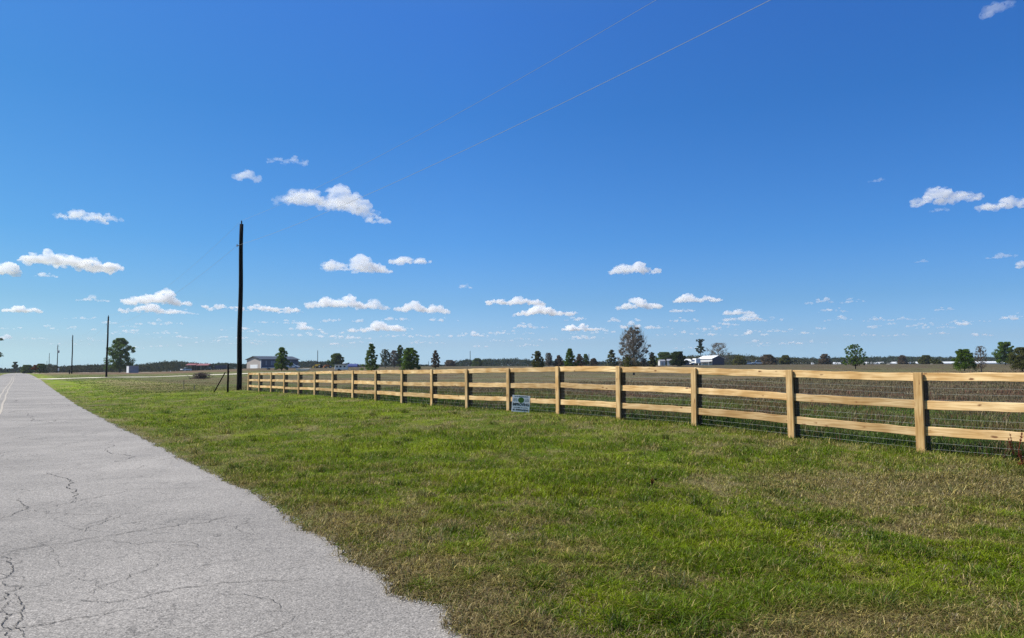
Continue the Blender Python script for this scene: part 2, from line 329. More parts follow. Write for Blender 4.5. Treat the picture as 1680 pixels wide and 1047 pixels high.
def wood_mat(name, axis, a, b, knots=True):
    m = bpy.data.materials.new(name); m.use_nodes = True; n = m.node_tree; bs = n.nodes['Principled BSDF']; L = n.links.new
    bs.inputs['Roughness'].default_value = .75; bs.inputs['Specular IOR Level'].default_value = .25
    tc = nd(n, 'ShaderNodeTexCoord'); oi = nd(n, 'ShaderNodeObjectInfo')
    sc = nd(n, 'ShaderNodeVectorMath', operation='SCALE'); sc.inputs[0].default_value = (37, 53, 71); L(oi.outputs['Random'], sc.inputs['Scale'])
    ad = nd(n, 'ShaderNodeVectorMath', operation='ADD'); L(tc.outputs['Object'], ad.inputs[0]); L(sc.outputs[0], ad.inputs[1])
    mp = nd(n, 'ShaderNodeMapping'); mp.inputs['Scale'].default_value = (.9, 14, 14) if axis == 'x' else (14, 14, .9); L(ad.outputs[0], mp.inputs[0])
    t = nd(n, 'ShaderNodeTexNoise'); t.inputs['Scale'].default_value = 2.2; t.inputs['Detail'].default_value = 7; t.inputs['Distortion'].default_value = .6; L(mp.outputs[0], t.inputs['Vector'])
    r = nd(n, 'ShaderNodeValToRGB'); r.color_ramp.elements[0].position = .32; r.color_ramp.elements[1].position = .62
    r.color_ramp.elements[0].color = (*a, 1); r.color_ramp.elements[1].color = (*b, 1); L(t.outputs['Fac'], r.inputs[0])
    # board-to-board tint, broad stains
    hsv = nd(n, 'ShaderNodeHueSaturation'); mr = nd(n, 'ShaderNodeMapRange'); mr.inputs[3].default_value = .68; mr.inputs[4].default_value = 1.10; L(oi.outputs['Random'], mr.inputs[0]); L(mr.outputs[0], hsv.inputs['Value'])
    L(r.outputs[0], hsv.inputs['Color'])
    t2 = nd(n, 'ShaderNodeTexNoise'); t2.inputs['Scale'].default_value = 1.6; t2.inputs['Detail'].default_value = 3; L(ad.outputs[0], t2.inputs['Vector'])
    r2 = nd(n, 'ShaderNodeValToRGB'); r2.color_ramp.elements[0].position = .35; r2.color_ramp.elements[1].position = .65; r2.color_ramp.elements[0].color = (.74, .64, .50, 1); r2.color_ramp.elements[1].color = (1, 1, 1, 1); L(t2.outputs['Fac'], r2.inputs[0])
    mu = nd(n, 'ShaderNodeVectorMath', operation='MULTIPLY'); L(hsv.outputs[0], mu.inputs[0]); L(r2.outputs[0], mu.inputs[1]); out = mu.outputs[0]
    # knots
    mp2 = nd(n, 'ShaderNodeMapping'); mp2.inputs['Scale'].default_value = (2.4, 7, 7) if axis == 'x' else (7, 7, 2.0); L(ad.outputs[0], mp2.inputs[0])
    vo = nd(n, 'ShaderNodeTexVoronoi'); vo.inputs['Scale'].default_value = 1.0; L(mp2.outputs[0], vo.inputs['Vector'])
    mr2 = nd(n, 'ShaderNodeMapRange'); dn = nd(n, 'ShaderNodeTexNoise'); dn.inputs['Scale'].default_value = 14; dn.inputs['Detail'].default_value = 2; L(ad.outputs[0], dn.inputs['Vector'])
    da = nd(n, 'ShaderNodeMath', operation='MULTIPLY_ADD'); L(dn.outputs['Fac'], da.inputs[0]); da.inputs[1].default_value = .28; L(vo.outputs['Distance'], da.inputs[2])
    mr2.inputs[1].default_value = .19; mr2.inputs[2].default_value = .29; L(da.outputs[0], mr2.inputs[0])
    mk = nd(n, 'ShaderNodeMix', data_type='RGBA'); L(mr2.outputs[0], mk.inputs[0]); mk.inputs[6].default_value = (.20, .09, .035, 1); L(out, mk.inputs[7])
    L(mk.outputs[2], bs.inputs['Base Color'])
    bp = nd(n, 'ShaderNodeBump'); bp.inputs['Strength'].default_value = .3; bp.inputs['Distance'].default_value = .004; L(t.outputs['Fac'], bp.inputs['Height']); L(bp.outputs[0], bs.inputs['Normal'])
    return m

M = dict(
    ground=ground_mat(), road=road_mat(), grass=grass_mat(),
    rail=wood_mat('rail_pine', 'x', (.52, .32, .130), (.84, .600, .315)), post=wood_mat('shaded_post_pine', 'z', (.10, .060, .028), (.17, .105, .05)), batten=wood_mat('post_pine', 'z', (.47, .29, .120), (.76, .54, .275)),  # post wood is darkened: the shade on the posts' sides put into the colour
    creosote=mat('creosote_wood', (.013, .010, .009), .9, noise=(.005, .004, .004), ns=6, bump=.4, bs=12, spec=.1),
    crack=mat('crack_filth', (.05, .046, .042), .95), yellow=mat('worn_yellow_paint', (.42, .36, .26), .8, noise=(.33, .305, .28), ns=3),
    sand=mat('pale_sand', (.74, .69, .54), .95, noise=(.48, .42, .30), ns=.6, bump=.3, bs=20),
    gravel=mat('pale_gravel', (.62, .58, .52), .9, noise=(.40, .37, .33), ns=60),
    wire=mat('galvanised_wire', (.22, .24, .22), .5, .3), conductor=mat('aluminium_conductor', (.40, .41, .43), .5, .2),
    white=mat('white_painted_metal', (.78, .79, .78), .5, noise=(.68, .69, .68), ns=1), offwhite=mat('off_white_siding', (.58, .57, .54), .7, noise=(.5, .49, .46), ns=1.5),
    signw=mat('sign_plastic', (.76, .75, .73), .5), ink=mat('black_print', (.012, .018, .02), .6), signgreen=mat('green_print', (.05, .13, .015), .6),
    bark=mat('tree_bark', (.10, .075, .055), .95, noise=(.06, .045, .035), ns=3), greybark=mat('grey_bark', (.20, .175, .15), .95, noise=(.13, .11, .10), ns=3),
    darkroof=mat('dark_metal_roof', (.075, .085, .10), .55, .2, noise=(.06, .07, .085), ns=.5), greywall=mat('grey_steel_siding', (.42, .37, .33), .6, noise=(.37, .33, .30), ns=.6),
    darkwall=mat('dark_siding_and_shade', (.10, .11, .15), .6), redroof=mat('red_metal_roof', (.27, .09, .085), .5, noise=(.21, .075, .07), ns=.7), glass=mat('dark_glass', (.02, .025, .03), .1, spec=.6),
    tyre=mat('tyre_rubber', (.02, .02, .02), .9), chrome=mat('pale_rim', (.4, .4, .4), .4, .7), navy=mat('navy_paint_and_shade', (.02, .025, .06), .4), blackp=mat('black_paint', (.02, .02, .024), .35),
    yel=mat('yellow_machine_paint', (.58, .38, .06), .5), org=mat('orange_machine_paint', (.50, .17, .05), .5), blue=mat('blue_tarp', (.05, .08, .26), .6, noise=(.04, .06, .18), ns=1),
    lath=mat('weathered_lath', (.42, .30, .17), .9), deadwood=mat('dead_brush', (.11, .08, .065), .95), tin=mat('weathered_tin', (.34, .34, .36), .55, .2, noise=(.26, .26, .28), ns=1),
    green1=leaf_mat('foliage_green', (.050, .095, .012), (.14, .215, .030)), green2=leaf_mat('foliage_light', (.06, .10, .02), (.13, .18, .045)),
    green3=leaf_mat('foliage_dark', (.022, .042, .012), (.06, .09, .026)), olive=leaf_mat('foliage_olive', (.065, .075, .020), (.15, .15, .045)),
    greyl=leaf_mat('foliage_grey', (.13, .115, .09), (.28, .245, .20)), brownl=leaf_mat('foliage_brown', (.10, .075, .05), (.19, .14, .09)), greygreen=leaf_mat('foliage_grey_green', (.08, .10, .05), (.19, .20, .12)),
    rust=leaf_mat('foliage_rust', (.18, .055, .02), (.30, .10, .035)), far=leaf_mat('woods_foliage', (.014, .028, .012), (.040, .060, .022), .15), farolive=leaf_mat('woods_foliage_mixed', (.04, .048, .020), (.085, .085, .040), .2),
    weed=leaf_mat('red_weed', (.14, .025, .02), (.22, .06, .04)), weedg=leaf_mat('green_weed', (.05, .08, .02), (.10, .12, .03)),
)
#@@SETTING
# ------------------------------------------------------------------ the ground: one sheet out to the horizon
rings = [0.0]+[0.6*1.028**k for k in range(395)]
rings = [r for r in rings if r < 30000]+[30000]
angs = np.concatenate([np.linspace(-math.pi, -.9, 60, endpoint=False), np.linspace(-.9, .9, 560, endpoint=False), np.linspace(.9, math.pi, 60, endpoint=False)])
na = len(angs); rr = np.array(rings[1:]); nr = len(rr)
Xg = (rr[:, None]*np.sin(angs)[None, :]).ravel(); Yg = (rr[:, None]*np.cos(angs)[None, :]).ravel()
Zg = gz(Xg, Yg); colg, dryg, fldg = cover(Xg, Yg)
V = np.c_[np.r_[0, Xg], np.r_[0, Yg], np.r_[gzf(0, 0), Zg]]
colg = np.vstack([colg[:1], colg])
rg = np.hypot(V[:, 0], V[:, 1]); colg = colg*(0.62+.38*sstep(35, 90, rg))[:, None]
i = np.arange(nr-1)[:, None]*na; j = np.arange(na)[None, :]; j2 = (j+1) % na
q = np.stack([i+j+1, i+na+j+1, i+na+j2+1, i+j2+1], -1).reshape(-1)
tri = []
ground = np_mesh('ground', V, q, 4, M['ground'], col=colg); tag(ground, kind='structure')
ground.data.polygons.foreach_set('use_smooth', np.ones(len(ground.data.polygons), bool))

# road: a sheet with an uneven right edge
ss = np.concatenate([np.arange(-40, 2, .5), np.arange(2, 14, .02), np.arange(14, 40, .06), np.arange(40, 120, .5), np.arange(120, 620, 4)])
nu = 14; Vr = []
for a in range(nu+1):
    t = a/nu; ue = uedge(ss); u = -3.55+(ue+3.55)*t
    x, y = xy(ss, u); Vr.append(np.c_[x, y, rise(x, y)+.004+0*x-(.03 if a == nu else 0)*0])
ue = uedge(ss)+.02; x, y = xy(ss, ue); Vr.append(np.c_[x, y, rise(x, y)-.03])
Vr = np.array(Vr); n_ = len(ss); i = np.arange(nu+1)[:, None]*n_; j = np.arange(n_-1)[None, :]
q = np.stack([i+j, i+n_+j, i+n_+j+1, i+j+1], -1).reshape(-1)
road = np_mesh('road', Vr.reshape(-1, 3), q, 4, M['road']); tag(road, kind='structure')
def strip(name, pts, wid, matr, parent, lift=.009):
    mb = MB()
    n = len(pts); vs = []
    for k, (x, y) in enumerate(pts):
        x0, y0 = pts[max(k-1, 0)]; x1, y1 = pts[min(k+1, n-1)]; dx, dy = x1-x0, y1-y0; l = math.hypot(dx, dy) or 1
        w = wid(k/(n-1)) if callable(wid) else wid; nx, ny = -dy/l*w/2, dx/l*w/2
        z = float(rise(x, y))+lift
        vs += [(x+nx, y+ny, z), (x-nx, y-ny, z)]
    mb.add(vs, [(2*k, 2*k+1, 2*k+3, 2*k+2) for k in range(n-1)])
    return mb
# two worn yellow centre lines
for off in (-.84, -.56):
    pts = [xy(s, off+.06*math.sin(s*.06)+.02*math.sin(s*.4)) for s in np.concatenate([np.arange(-20, 100, 1.0), np.arange(100, 600, 5)])]
    strip('centre_line', pts, .08, M['yellow'], road).build('centre_line', M['yellow'], road)
# cracks
def jag(pts, n=5, amp=.12):
    for _ in range(n):
        o = [pts[0]]
        for a, b in zip(pts, pts[1:]):
            l = math.hypot(b[0]-a[0], b[1]-a[1]); k = random.gauss(0, amp)*l
            o += [((a[0]+b[0])/2-(b[1]-a[1])/max(l, 1e-6)*k, (a[1]+b[1])/2+(b[0]-a[0])/max(l, 1e-6)*k), b]
        pts = o
    return pts
cr = MB()
def crk(zp, w, n=5):
    pts = jag([G(x/2.342, 600+y/2.342) for x, y in zp], n, .11)
    ph = random.random()*9
    m_ = strip('', pts, lambda t: w*.78*(.25+.65*abs(math.sin(t*23+ph))*random.uniform(.4, 1.2))*(math.sin(math.pi*min(max(t, .02), .98))**.3), None, None, .0085+random.random()*.0008)
    cr.add(m_.v, m_.f)
for zp, w in (([(-60, 735), (45, 715), (210, 687), (380, 662), (540, 635), (690, 612), (800, 605), (870, 582), (1020, 570)], .016), ([(60, 1015), (130, 1003), (240, 985), (440, 950)], .016),
              ([(310, 905), (420, 915), (560, 890), (610, 875), (720, 855), (900, 835), (1060, 830), (1200, 820)], .014), ([(60, 910), (200, 905), (380, 915)], .006), ([(520, 935), (600, 945), (700, 940)], .006),
              ([(40, 722), (50, 770), (15, 820), (-30, 835)], .014), ([(50, 770), (85, 750)], .008), ([(20, 830), (90, 850), (20, 900), (-30, 915)], .014), ([(55, 880), (78, 910), (82, 950), (60, 1000), (95, 1046)], .012),
              ([(20, 930), (45, 960), (10, 1010), (30, 1060)], .014), ([(-20, 1030), (80, 1005)], .011), ([(0, 855), (60, 860), (110, 845)], .006), ([(45, 905), (20, 930)], .01), ([(82, 950), (45, 960)], .008),
              ([(250, 400), (265, 440), (255, 470), (300, 495), (265, 520)], .022), ([(430, 290), (450, 340), (440, 370), (540, 365)], .02), ([(0, 390), (140, 388), (300, 380)], .018), ([(80, 510), (110, 545), (80, 560), (0, 590)], .018),
              ([(130, 555), (180, 570), (330, 575), (530, 570)], .010), ([(870, 610), (930, 645), (980, 655)], .007), ([(0, 480), (120, 482), (210, 476)], .012), ([(560, 322), (610, 322)], .02), ([(600, 365), (680, 355), (710, 358)], .02), ([(770, 432), (810, 434)], .018),
              ([(200, 690), (190, 730), (240, 780)], .005), ([(330, 790), (370, 830), (400, 870)], .006), ([(1020, 945), (1100, 950)], .006), ([(40, 330), (0, 350)], .02), ([(-5, 60), (8, 130), (5, 250)], .03), ([(360, 195), (420, 197)], .03), ([(455, 252), (510, 252)], .03)):
    crk(zp, w)
# many short fine cracks, mostly across the lane, in loose families
for k in range(160):
    s_ = 2.5+28*random.random()**1.5; u_ = random.choice([random.uniform(-3.2, 1.9), random.gauss(-1.6, .5), random.gauss(.6, .4)])
    if not -3.4 < u_ < 1.9: continue
    a_ = random.gauss(0, .35) if random.random() < .6 else random.gauss(1.5, .4); L_ = random.uniform(.25, 1.3); pts = [xy(s_, u_)]
    for q in range(4): a_ += random.gauss(0, .35); s_ += math.sin(a_)*L_/4; u_ += math.cos(a_)*L_/4; pts.append(xy(s_, min(u_, 2.0)))
    pts = jag(pts, 3, .12); ph = random.random()*9; w_ = random.uniform(.003, .0062)*(1+s_/22)
    m_ = strip('', pts, lambda t: w_*(.3+.7*abs(math.sin(t*17+ph)))*max(.15, math.sin(math.pi*min(max(t, .02), .98)))**.5, None, None, .0085+random.random()*.0008); cr.add(m_.v, m_.f)
cr.build('crack', M['crack'], road)

# driveways: pale sand laid across the verge
def drive(pts, w, name='driveway'):
    mb = MB(); n = len(pts); vs = []
    for k, (x, y) in enumerate(pts):
        x0, y0 = pts[max(k-1, 0)]; x1, y1 = pts[min(k+1, n-1)]; l = math.hypot(x1-x0, y1-y0)
        ww = (w*(1+.8*max(0, 1-k/4)))*(1+.12*math.sin(k*1.7)); nx, ny = -(y1-y0)/l*ww/2, (x1-x0)/l*ww/2
        for t in (-1, -.33, .33, 1):
            X, Y = x+nx*t, y+ny*t; vs.append((X, Y, max(gzf(X, Y), float(rise(X, Y))-.02)+.06))
    fs = [(4*k+i, 4*k+i+1, 4*k+i+5, 4*k+i+4) for k in range(n-1) for i in range(3)]
    mb.add(vs, fs); return tag(mb.build(name, M['sand']), kind='structure')
s0, _ = su(*G(60, 626.5)); drive([xy(s0+9+1.5*math.sin(k*.3), 2.95+k*1.5) for k in range(46)], 6.5)
drive([xy(305+k*.6, 3.3+k*2) for k in range(22)], 8)

# ------------------------------------------------------------------ grass
def blades(name, x, y, h, w, col, lean, mat_, lift=-.006):
    n = len(x); z = gz(x, y)+lift
    a = rng.random(n)*2*math.pi; b = a+math.pi/2+rng.normal(0, .5, n)
    wx, wy = np.cos(a)*w/2, np.sin(a)*w/2; ln = lean*h; lx, ly = np.cos(b)*ln, np.sin(b)*ln
    P0 = np.c_[x-wx, y-wy, z]; P1 = np.c_[x+wx, y+wy, z]
    P2 = np.c_[x-wx*.75+lx*.35, y-wy*.75+ly*.35, z+h*.6]; P3 = np.c_[x+wx*.75+lx*.35, y+wy*.75+ly*.35, z+h*.6]
    P4 = np.c_[x+lx, y+ly, z+h*np.sqrt(np.clip(1-(lean*.6)**2, .1, 1))]
    V = np.stack([P0, P1, P2, P3, P4], 1).reshape(-1, 3)
    k = np.arange(n)*5
    Ft = np.stack([k, k+1, k+3, k, k+3, k+2, k+2, k+3, k+4], 1).reshape(-1)
    cc = np.repeat(col, 5, axis=0)
    return np_mesh(name, V, Ft, 3, mat_, col=cc)
def scatter(n, r0, r1, p, a0=-.72, a1=.74):
    """radii with density falling with distance"""
    t = rng.random(n); e = 1-p
    r = (r0**e+(r1**e-r0**e)*t)**(1/e) if abs(e) > 1e-6 else r0*(r1/r0)**t
    a = rng.uniform(a0, a1, n); return r*np.sin(a), r*np.cos(a), r
def turf():
    x1, y1, r1 = scatter(1050000, 3.0, 75, 2.0); x2, y2, r2 = scatter(300000, 3.0, 90, 1.0)
    x = np.r_[x1, x2]; y = np.r_[y1, y2]; r = np.r_[r1, r2]
    # clumping
    cl = rng.random(len(x)) < .5; x = np.where(cl, np.round(x/.13)*.13+rng.normal(0, .022, len(x))+.05*np.sin(np.round(y/.13)*7), x)
    # taller dark tufts
    tx, ty, tr_ = scatter(420, 4.2, 30, 1.5); k_ = np.repeat(np.arange(420), 70); sp = .035*(1+tr_[k_]/25)
    x = np.r_[x, tx[k_]+rng.normal(0, 1, len(k_))*sp]; y = np.r_[y, ty[k_]+rng.normal(0, 1, len(k_))*sp]; r = np.hypot(x, y); tuft = np.r_[np.zeros(len(x)-len(k_)), np.ones(len(k_))*(.5+rng.random(420)[k_])]
    s, u = su(x, y); d = u-uedge(s)
    keep = (d > -.03-.04*rng.random(len(x))) & (u < FU+.3) & (rng.random(len(x)) < .35+.65*sstep(-.08, .06, d))
    bare = fbm(x*1.1+200, y*1.1+100, 3); col, dry, _ = cover(x, y)
    keep &= rng.random(len(x)) < 1-.35*dry*sstep(.45, .6, bare)
    x, y, r, d, s, u, col, dry, tuft = (v[keep] for v in (x, y, r, d, s, u, col, dry, tuft)); n = len(x)
    tall = fbm(x*1.3+70, y*1.3+30, 3)
    h = (.032+.066*sstep(.3, .7, tall))*(.6+.7*rng.random(n))*(1-.55*dry)*(.35+.65*sstep(-.05, .35, d))
    h *= 1+.9*np.exp(-np.abs(u-FU)/.5)*rng.random(n)
    h = np.where(tuft > 0, (.06+.07*rng.random(n))*tuft*(.4+.6*sstep(0, .5, d)), h); col = np.where((tuft > 0)[:, None], col*.35+np.array([.055, .10, .012])*.65, col)
    w = np.clip(.0038*(.6+.8*rng.random(n))*(1+r/14), .003, .05)
    # each blade its own tone: green, straw or brown
    pd = rng.random(n); br = (.40+1.35*rng.random(n)**1.9)[:, None]
    straw = np.array([.47, .38, .12]); bwn = np.array([.17, .115, .035])
    isd = pd < (.08+.50*dry); isb = (pd > .93-.2*dry)
    c = col*br; c = np.where(isd[:, None], straw*br*.95, c); c = np.where(isb[:, None], bwn*br, c)
    lean = np.clip(.45+1.0*rng.random(n)+.3*dry*rng.random(n), 0, 1.5)
    o = blades('grass', x, y, h, w, c, lean, M['grass']); tag(o, 'mown green and straw coloured grass between road and board fence', 'grass', kind='stuff')
turf()
def litter():
    x, y, r = scatter(330000, 3.0, 26, 1.9); s, u = su(x, y); d = u-uedge(s); col, dry, _ = cover(x, y)
    keep = (d > -.03-.05*rng.random(len(x))) & (u < FU+.2) & (rng.random(len(x)) < .18+.9*dry)
    x, y, r = x[keep], y[keep], r[keep]; n = len(x); br = (.35+1.0*rng.random(n))[:, None]
    c = np.where((rng.random(n) < .6)[:, None], np.array([.38, .30, .13])*br, np.array([.16, .11, .05])*br)
    c = np.where((rng.random(n) < .18)[:, None], np.array([.13, .16, .03])*br, c)
    h = .02+.045*rng.random(n); w = np.clip(.0034*(.6+.8*rng.random(n))*(1+r/14), .002, .02)
    o = blades('grass_litter', x, y, h, w, c, 1.15+.35*rng.random(n), M['grass'], lift=.004+.014*rng.random(n)); tag(o, 'dead straw coloured thatch lying among the verge grass', 'grass litter', kind='stuff')
litter()
def crumbs():
    n = 9000; s = 2+26*rng.random(n)**1.8; d = rng.normal(.01, .06, n); u = uedge(s)+d; x, y = xy(s, u); k = (y > 2.5); x, y, d = x[k], y[k], d[k]; n = len(x)
    r = .002+.005*rng.random(n)**2; z = np.where(d < 0, .006, gz(x, y))+r*.4
    o = np.array([(1, 0, 0), (-1, 0, 0), (0, 1, 0), (0, -1, 0), (0, 0, 1), (0, 0, -1)])*1.0
    V = np.c_[x, y, z][:, None, :]+o[None]*r[:, None, None]*rng.uniform(.6, 1.4, (n, 6, 1))*np.array([1, 1, .45]); f = np.array([(0, 2, 4), (2, 1, 4), (1, 3, 4), (3, 0, 4), (2, 0, 5), (1, 2, 5), (3, 1, 5), (0, 3, 5)])
    Fx = (f[None]+6*np.arange(n)[:, None, None]).reshape(-1); tag(np_mesh('gravel', V.reshape(-1, 3), Fx, 3, M['gravel']), 'loose pale gravel crumbs along the broken asphalt edge', 'gravel', kind='stuff')
crumbs()
def field():
    x, y, r = scatter(420000, 12, 200, 1.15, -.75, .8)
    s, u = su(x, y)
    keep = ((u > FU+.25) | ((s > 52) & (u-uedge(s) > 3))) & ~((s > s0+4.5) & (s < s0+13.5))
    x, y, r, s, u = (v[keep] for v in (x, y, r, s, u)); n = len(x); col, dry, fld = cover(x, y)
    tl = fbm(x*.4+7, y*.4+3, 3); near = np.exp(-np.clip(u-FU, 0, None)/4.0)
    h = (.07+.15*sstep(.4, .7, tl)+.12*near)*(.5+.8*rng.random(n)); h = np.where(s > 52, h*.25, h)
    w = np.clip(.006*(1+r/14), .004, .07)*(.7+.6*rng.random(n)); br = (.6+.75*rng.random(n))[:, None]
    p = rng.random(n); c = col*br; c = np.where((p < .10)[:, None], np.array([.30, .24, .13])*br, c); c = np.where((p > .93)[:, None], np.array([.20, .075, .05])*br, c)
    c = np.where((near*rng.random(n) > .35)[:, None], np.array([.07, .125, .015])*br, c)
    o = blades('field_grass', x, y, h, w, c, .25+.5*rng.random(n), M['grass']); tag(o, 'rough brown and green pasture grass behind the board fence', 'grass', kind='stuff')
field()
#@@FENCE
# ------------------------------------------------------------------ board fence
X0, Y0_, zb0, zt0, _k = posts[0]; X1, Y1_, _, _, _ = posts[-1]
fa = math.atan2(Y1_-Y0_, X1-X0)             # along the fence, away from the viewer
fence = empty('board_fence', (posts[0][0], posts[0][1], posts[0][2])); tag(fence, 'new pale pine fence of three boards on square posts with wire mesh behind', 'fence')
al = Vector((math.cos(fa), math.sin(fa), 0)); nrm = Vector((math.sin(fa), -math.cos(fa), 0))   # nrm: towards field or road?
if nrm.dot(Vector((NX, NY, 0))) > 0: nrm = -nrm                                              # make it face the road
base = Vector(fence.location)
RX = Matrix(((al.x, -nrm.x, 0), (al.y, -nrm.y, 0), (0, 0, 1)))   # local x along, local y towards the field
def put(o, loc, tilt=(0, 0)):
    m = RX.to_4x4() @ Matrix.Rotation(tilt[0], 4, 'X') @ Matrix.Rotation(tilt[1], 4, 'Y'); m.translation = Vector(loc)-base
    o.parent = fence; o.matrix_local = m; return o
BAT = .045; RAIL_T = .038; POST_D = .14; HB = .145
for i, (x, y, zb, zt, k) in enumerate(posts):
    H = zt-zb
    ti = (random.gauss(0, .006), random.gauss(0, .006))
    b = MB().bbox(-.068, .068, BAT+RAIL_T+.014, BAT+RAIL_T+.014+POST_D, -.35, H-.012, .008).build('post', M['post'])
    put(b, (x, y, zb), ti)
    b = MB().bbox(-.076+random.gauss(0, .003), .076, 0, BAT, -.2, H+.006+random.gauss(0, .008), .006).build('batten', M['batten'])
    put(b, (x, y, zb), ti)
random.seed(21)
for i in range(len(posts)-1):
    a, b = posts[i], posts[i+1]
    for lv, (fr) in enumerate((.0, .355, .695)):
        n = 14; vs = []; L = SP; j1, j2 = random.gauss(0, .010), random.gauss(0, .010); bow = random.gauss(0, .007); ph = random.random()*6; yb = random.gauss(0, .006)
        za = a[3]-fr*(a[3]-a[2]); zb_ = b[3]-fr*(b[3]-b[2]); hh = HB*(.95+.12*random.random())*(.9 if (a[3]-a[2]) < 1.25 else 1)
        if lv == 0: j1 *= .4; j2 *= .4
        for q in range(n+1):
            t = q/n; xx = t*(L-.006)+.003; zc = (za+j1)*(1-t)+(zb_+j2)*t-za+bow*math.sin(math.pi*t)+.0035*math.sin(t*17+ph)
            w1 = .003*math.sin(t*29+ph*2); yy = yb*math.sin(math.pi*t)
            c = .005; zt_, zl = zc+w1, zc-hh-w1*.6
            prof = [(0, zl+c), (c, zl), (RAIL_T-c, zl), (RAIL_T, zl+c), (RAIL_T, zt_-c), (RAIL_T-c, zt_), (c, zt_), (0, zt_-c)]
            vs += [(xx, BAT+.003+yy+p_, z_) for p_, z_ in prof]
        fs_ = [(q*8+r_, q*8+(r_+1) % 8, (q+1)*8+(r_+1) % 8, (q+1)*8+r_) for q in range(n) for r_ in range(8)]
        fs_ += [tuple(range(8))[::-1], tuple(n*8+r_ for r_ in range(8))]
        o = MB().add(vs, fs_).build('rail', M['rail']); put(o, (a[0], a[1], za))
# welded wire mesh on the boards' field side
mb = MB(); yo = BAT+RAIL_T+.0085
def wire(p, q, r):
    mb.tube([p, q], r, 4, False)
for i in range(len(posts)-1):
    a, b = posts[i], posts[i+1]; r = .0016
    oa = Vector((a[0], a[1], a[2]))-nrm*yo-base; ob = Vector((b[0], b[1], b[2]))-nrm*yo-base
    Ha, Hb = a[3]-a[2], b[3]-b[2]
    for q in range(13):
        t = q/12; sg = [Vector((0, 0, random.gauss(0, .004))) for _ in range(4)]
        pts = [oa.lerp(ob, c)+Vector((0, 0, .04+(Ha*(1-c)+Hb*c-.09)*t))+sg[n] for n, c in enumerate((0, .33, .67, 1))]
        pts[0].z = oa.z+.04+(Ha-.09)*t; pts[3].z = ob.z+.04+(Hb-.09)*t
        mb.tube(pts, r*1.05, 4, False)
    nv = 50
    for q in range(nv):
        c = (q+.5)/nv; p = oa.lerp(ob, c); H = (Ha*(1-c)+Hb*c)
        mb.tube([p+Vector((0, 0, .04)), p+Vector((0, 0, H-.05))], r*.32, 3, False)
mb.build('wire_mesh', M['wire'], fence)

#@@SIGN
# yard sign
def text_mesh(txt, size, mat_, parent, loc, bold=.0, width=None, name='lettering'):
    cu = bpy.data.curves.new('txt', 'FONT'); cu.body = txt; cu.size = size; cu.extrude = .0008; cu.offset = bold; cu.align_x = 'CENTER'; cu.align_y = 'CENTER'
    to = bpy.data.objects.new('txt', cu); C.objects.link(to); bpy.context.view_layer.update()
    me = bpy.data.meshes.new_from_object(to.evaluated_get(bpy.context.evaluated_depsgraph_get())); bpy.data.objects.remove(to)
    xs = [v.co.x for v in me.vertices]; ww = (max(xs)-min(xs)) or 1
    k = (width/ww) if width else 1
    for v in me.vertices: v.co = Vector((v.co.x*k, -v.co.z, v.co.y))
    me.materials.clear(); me.materials.append(mat_); o = bpy.data.objects.new(name, me); C.objects.link(o); o.parent = parent; o.location = loc; return o
YS = 22.9
pc = P(853.5, 679, YS); sz = gzf(pc.x, YS)
sg = empty('yard_sign', (pc.x, YS, sz)); sg.rotation_euler = (R(-6), R(4), R(-6)); tag(sg, 'small white printed yard sign with a green round emblem standing in grass before the fence', 'sign')
MB().bbox(-.275, .275, -.004, .004, .02, .53, .002).build('panel', M['signw'], sg)
for x in (-.14, .14): MB().tube([(x, .008, -.1), (x, .008, .45)], .004, 5).build('stake', M['wire'], sg)
g2 = [(.155*.62*math.cos(t*math.pi/12), .155*.55*math.sin(t*math.pi/12)) for t in range(24)]
MB().prism([(x, z+.385) for x, z in g2], -.0065, -.0045).build('emblem', M['signgreen'], sg)
text_mesh('IMPROVING', .115, M['ink'], sg, (0, -.0055, .245), .005, .50)
# the smaller lines of print are too small to read in the photograph: rows of short dark strokes
prs = random.Random(3)
for zc, x0_, x1_, h_ in ((.495, -.21, .21, .030), (.425, -.24, -.12, .014), (.39, -.24, -.12, .014), (.355, -.24, -.12, .014), (.425, .12, .24, .014), (.39, .12, .24, .014), (.355, .12, .24, .014), (.155, -.22, .22, .030), (.085, -.24, .24, .048)):
    x = x0_; mb = MB()
    while x < x1_:
        w_ = h_*prs.uniform(.35, .7); mb.box(x, min(x+w_, x1_), -.0058, -.0044, zc-h_/2, zc+h_/2*prs.choice((1, 1, .6))); x += w_+h_*prs.choice((.2, .2, .7))
    mb.build('lettering', M['ink'], sg)

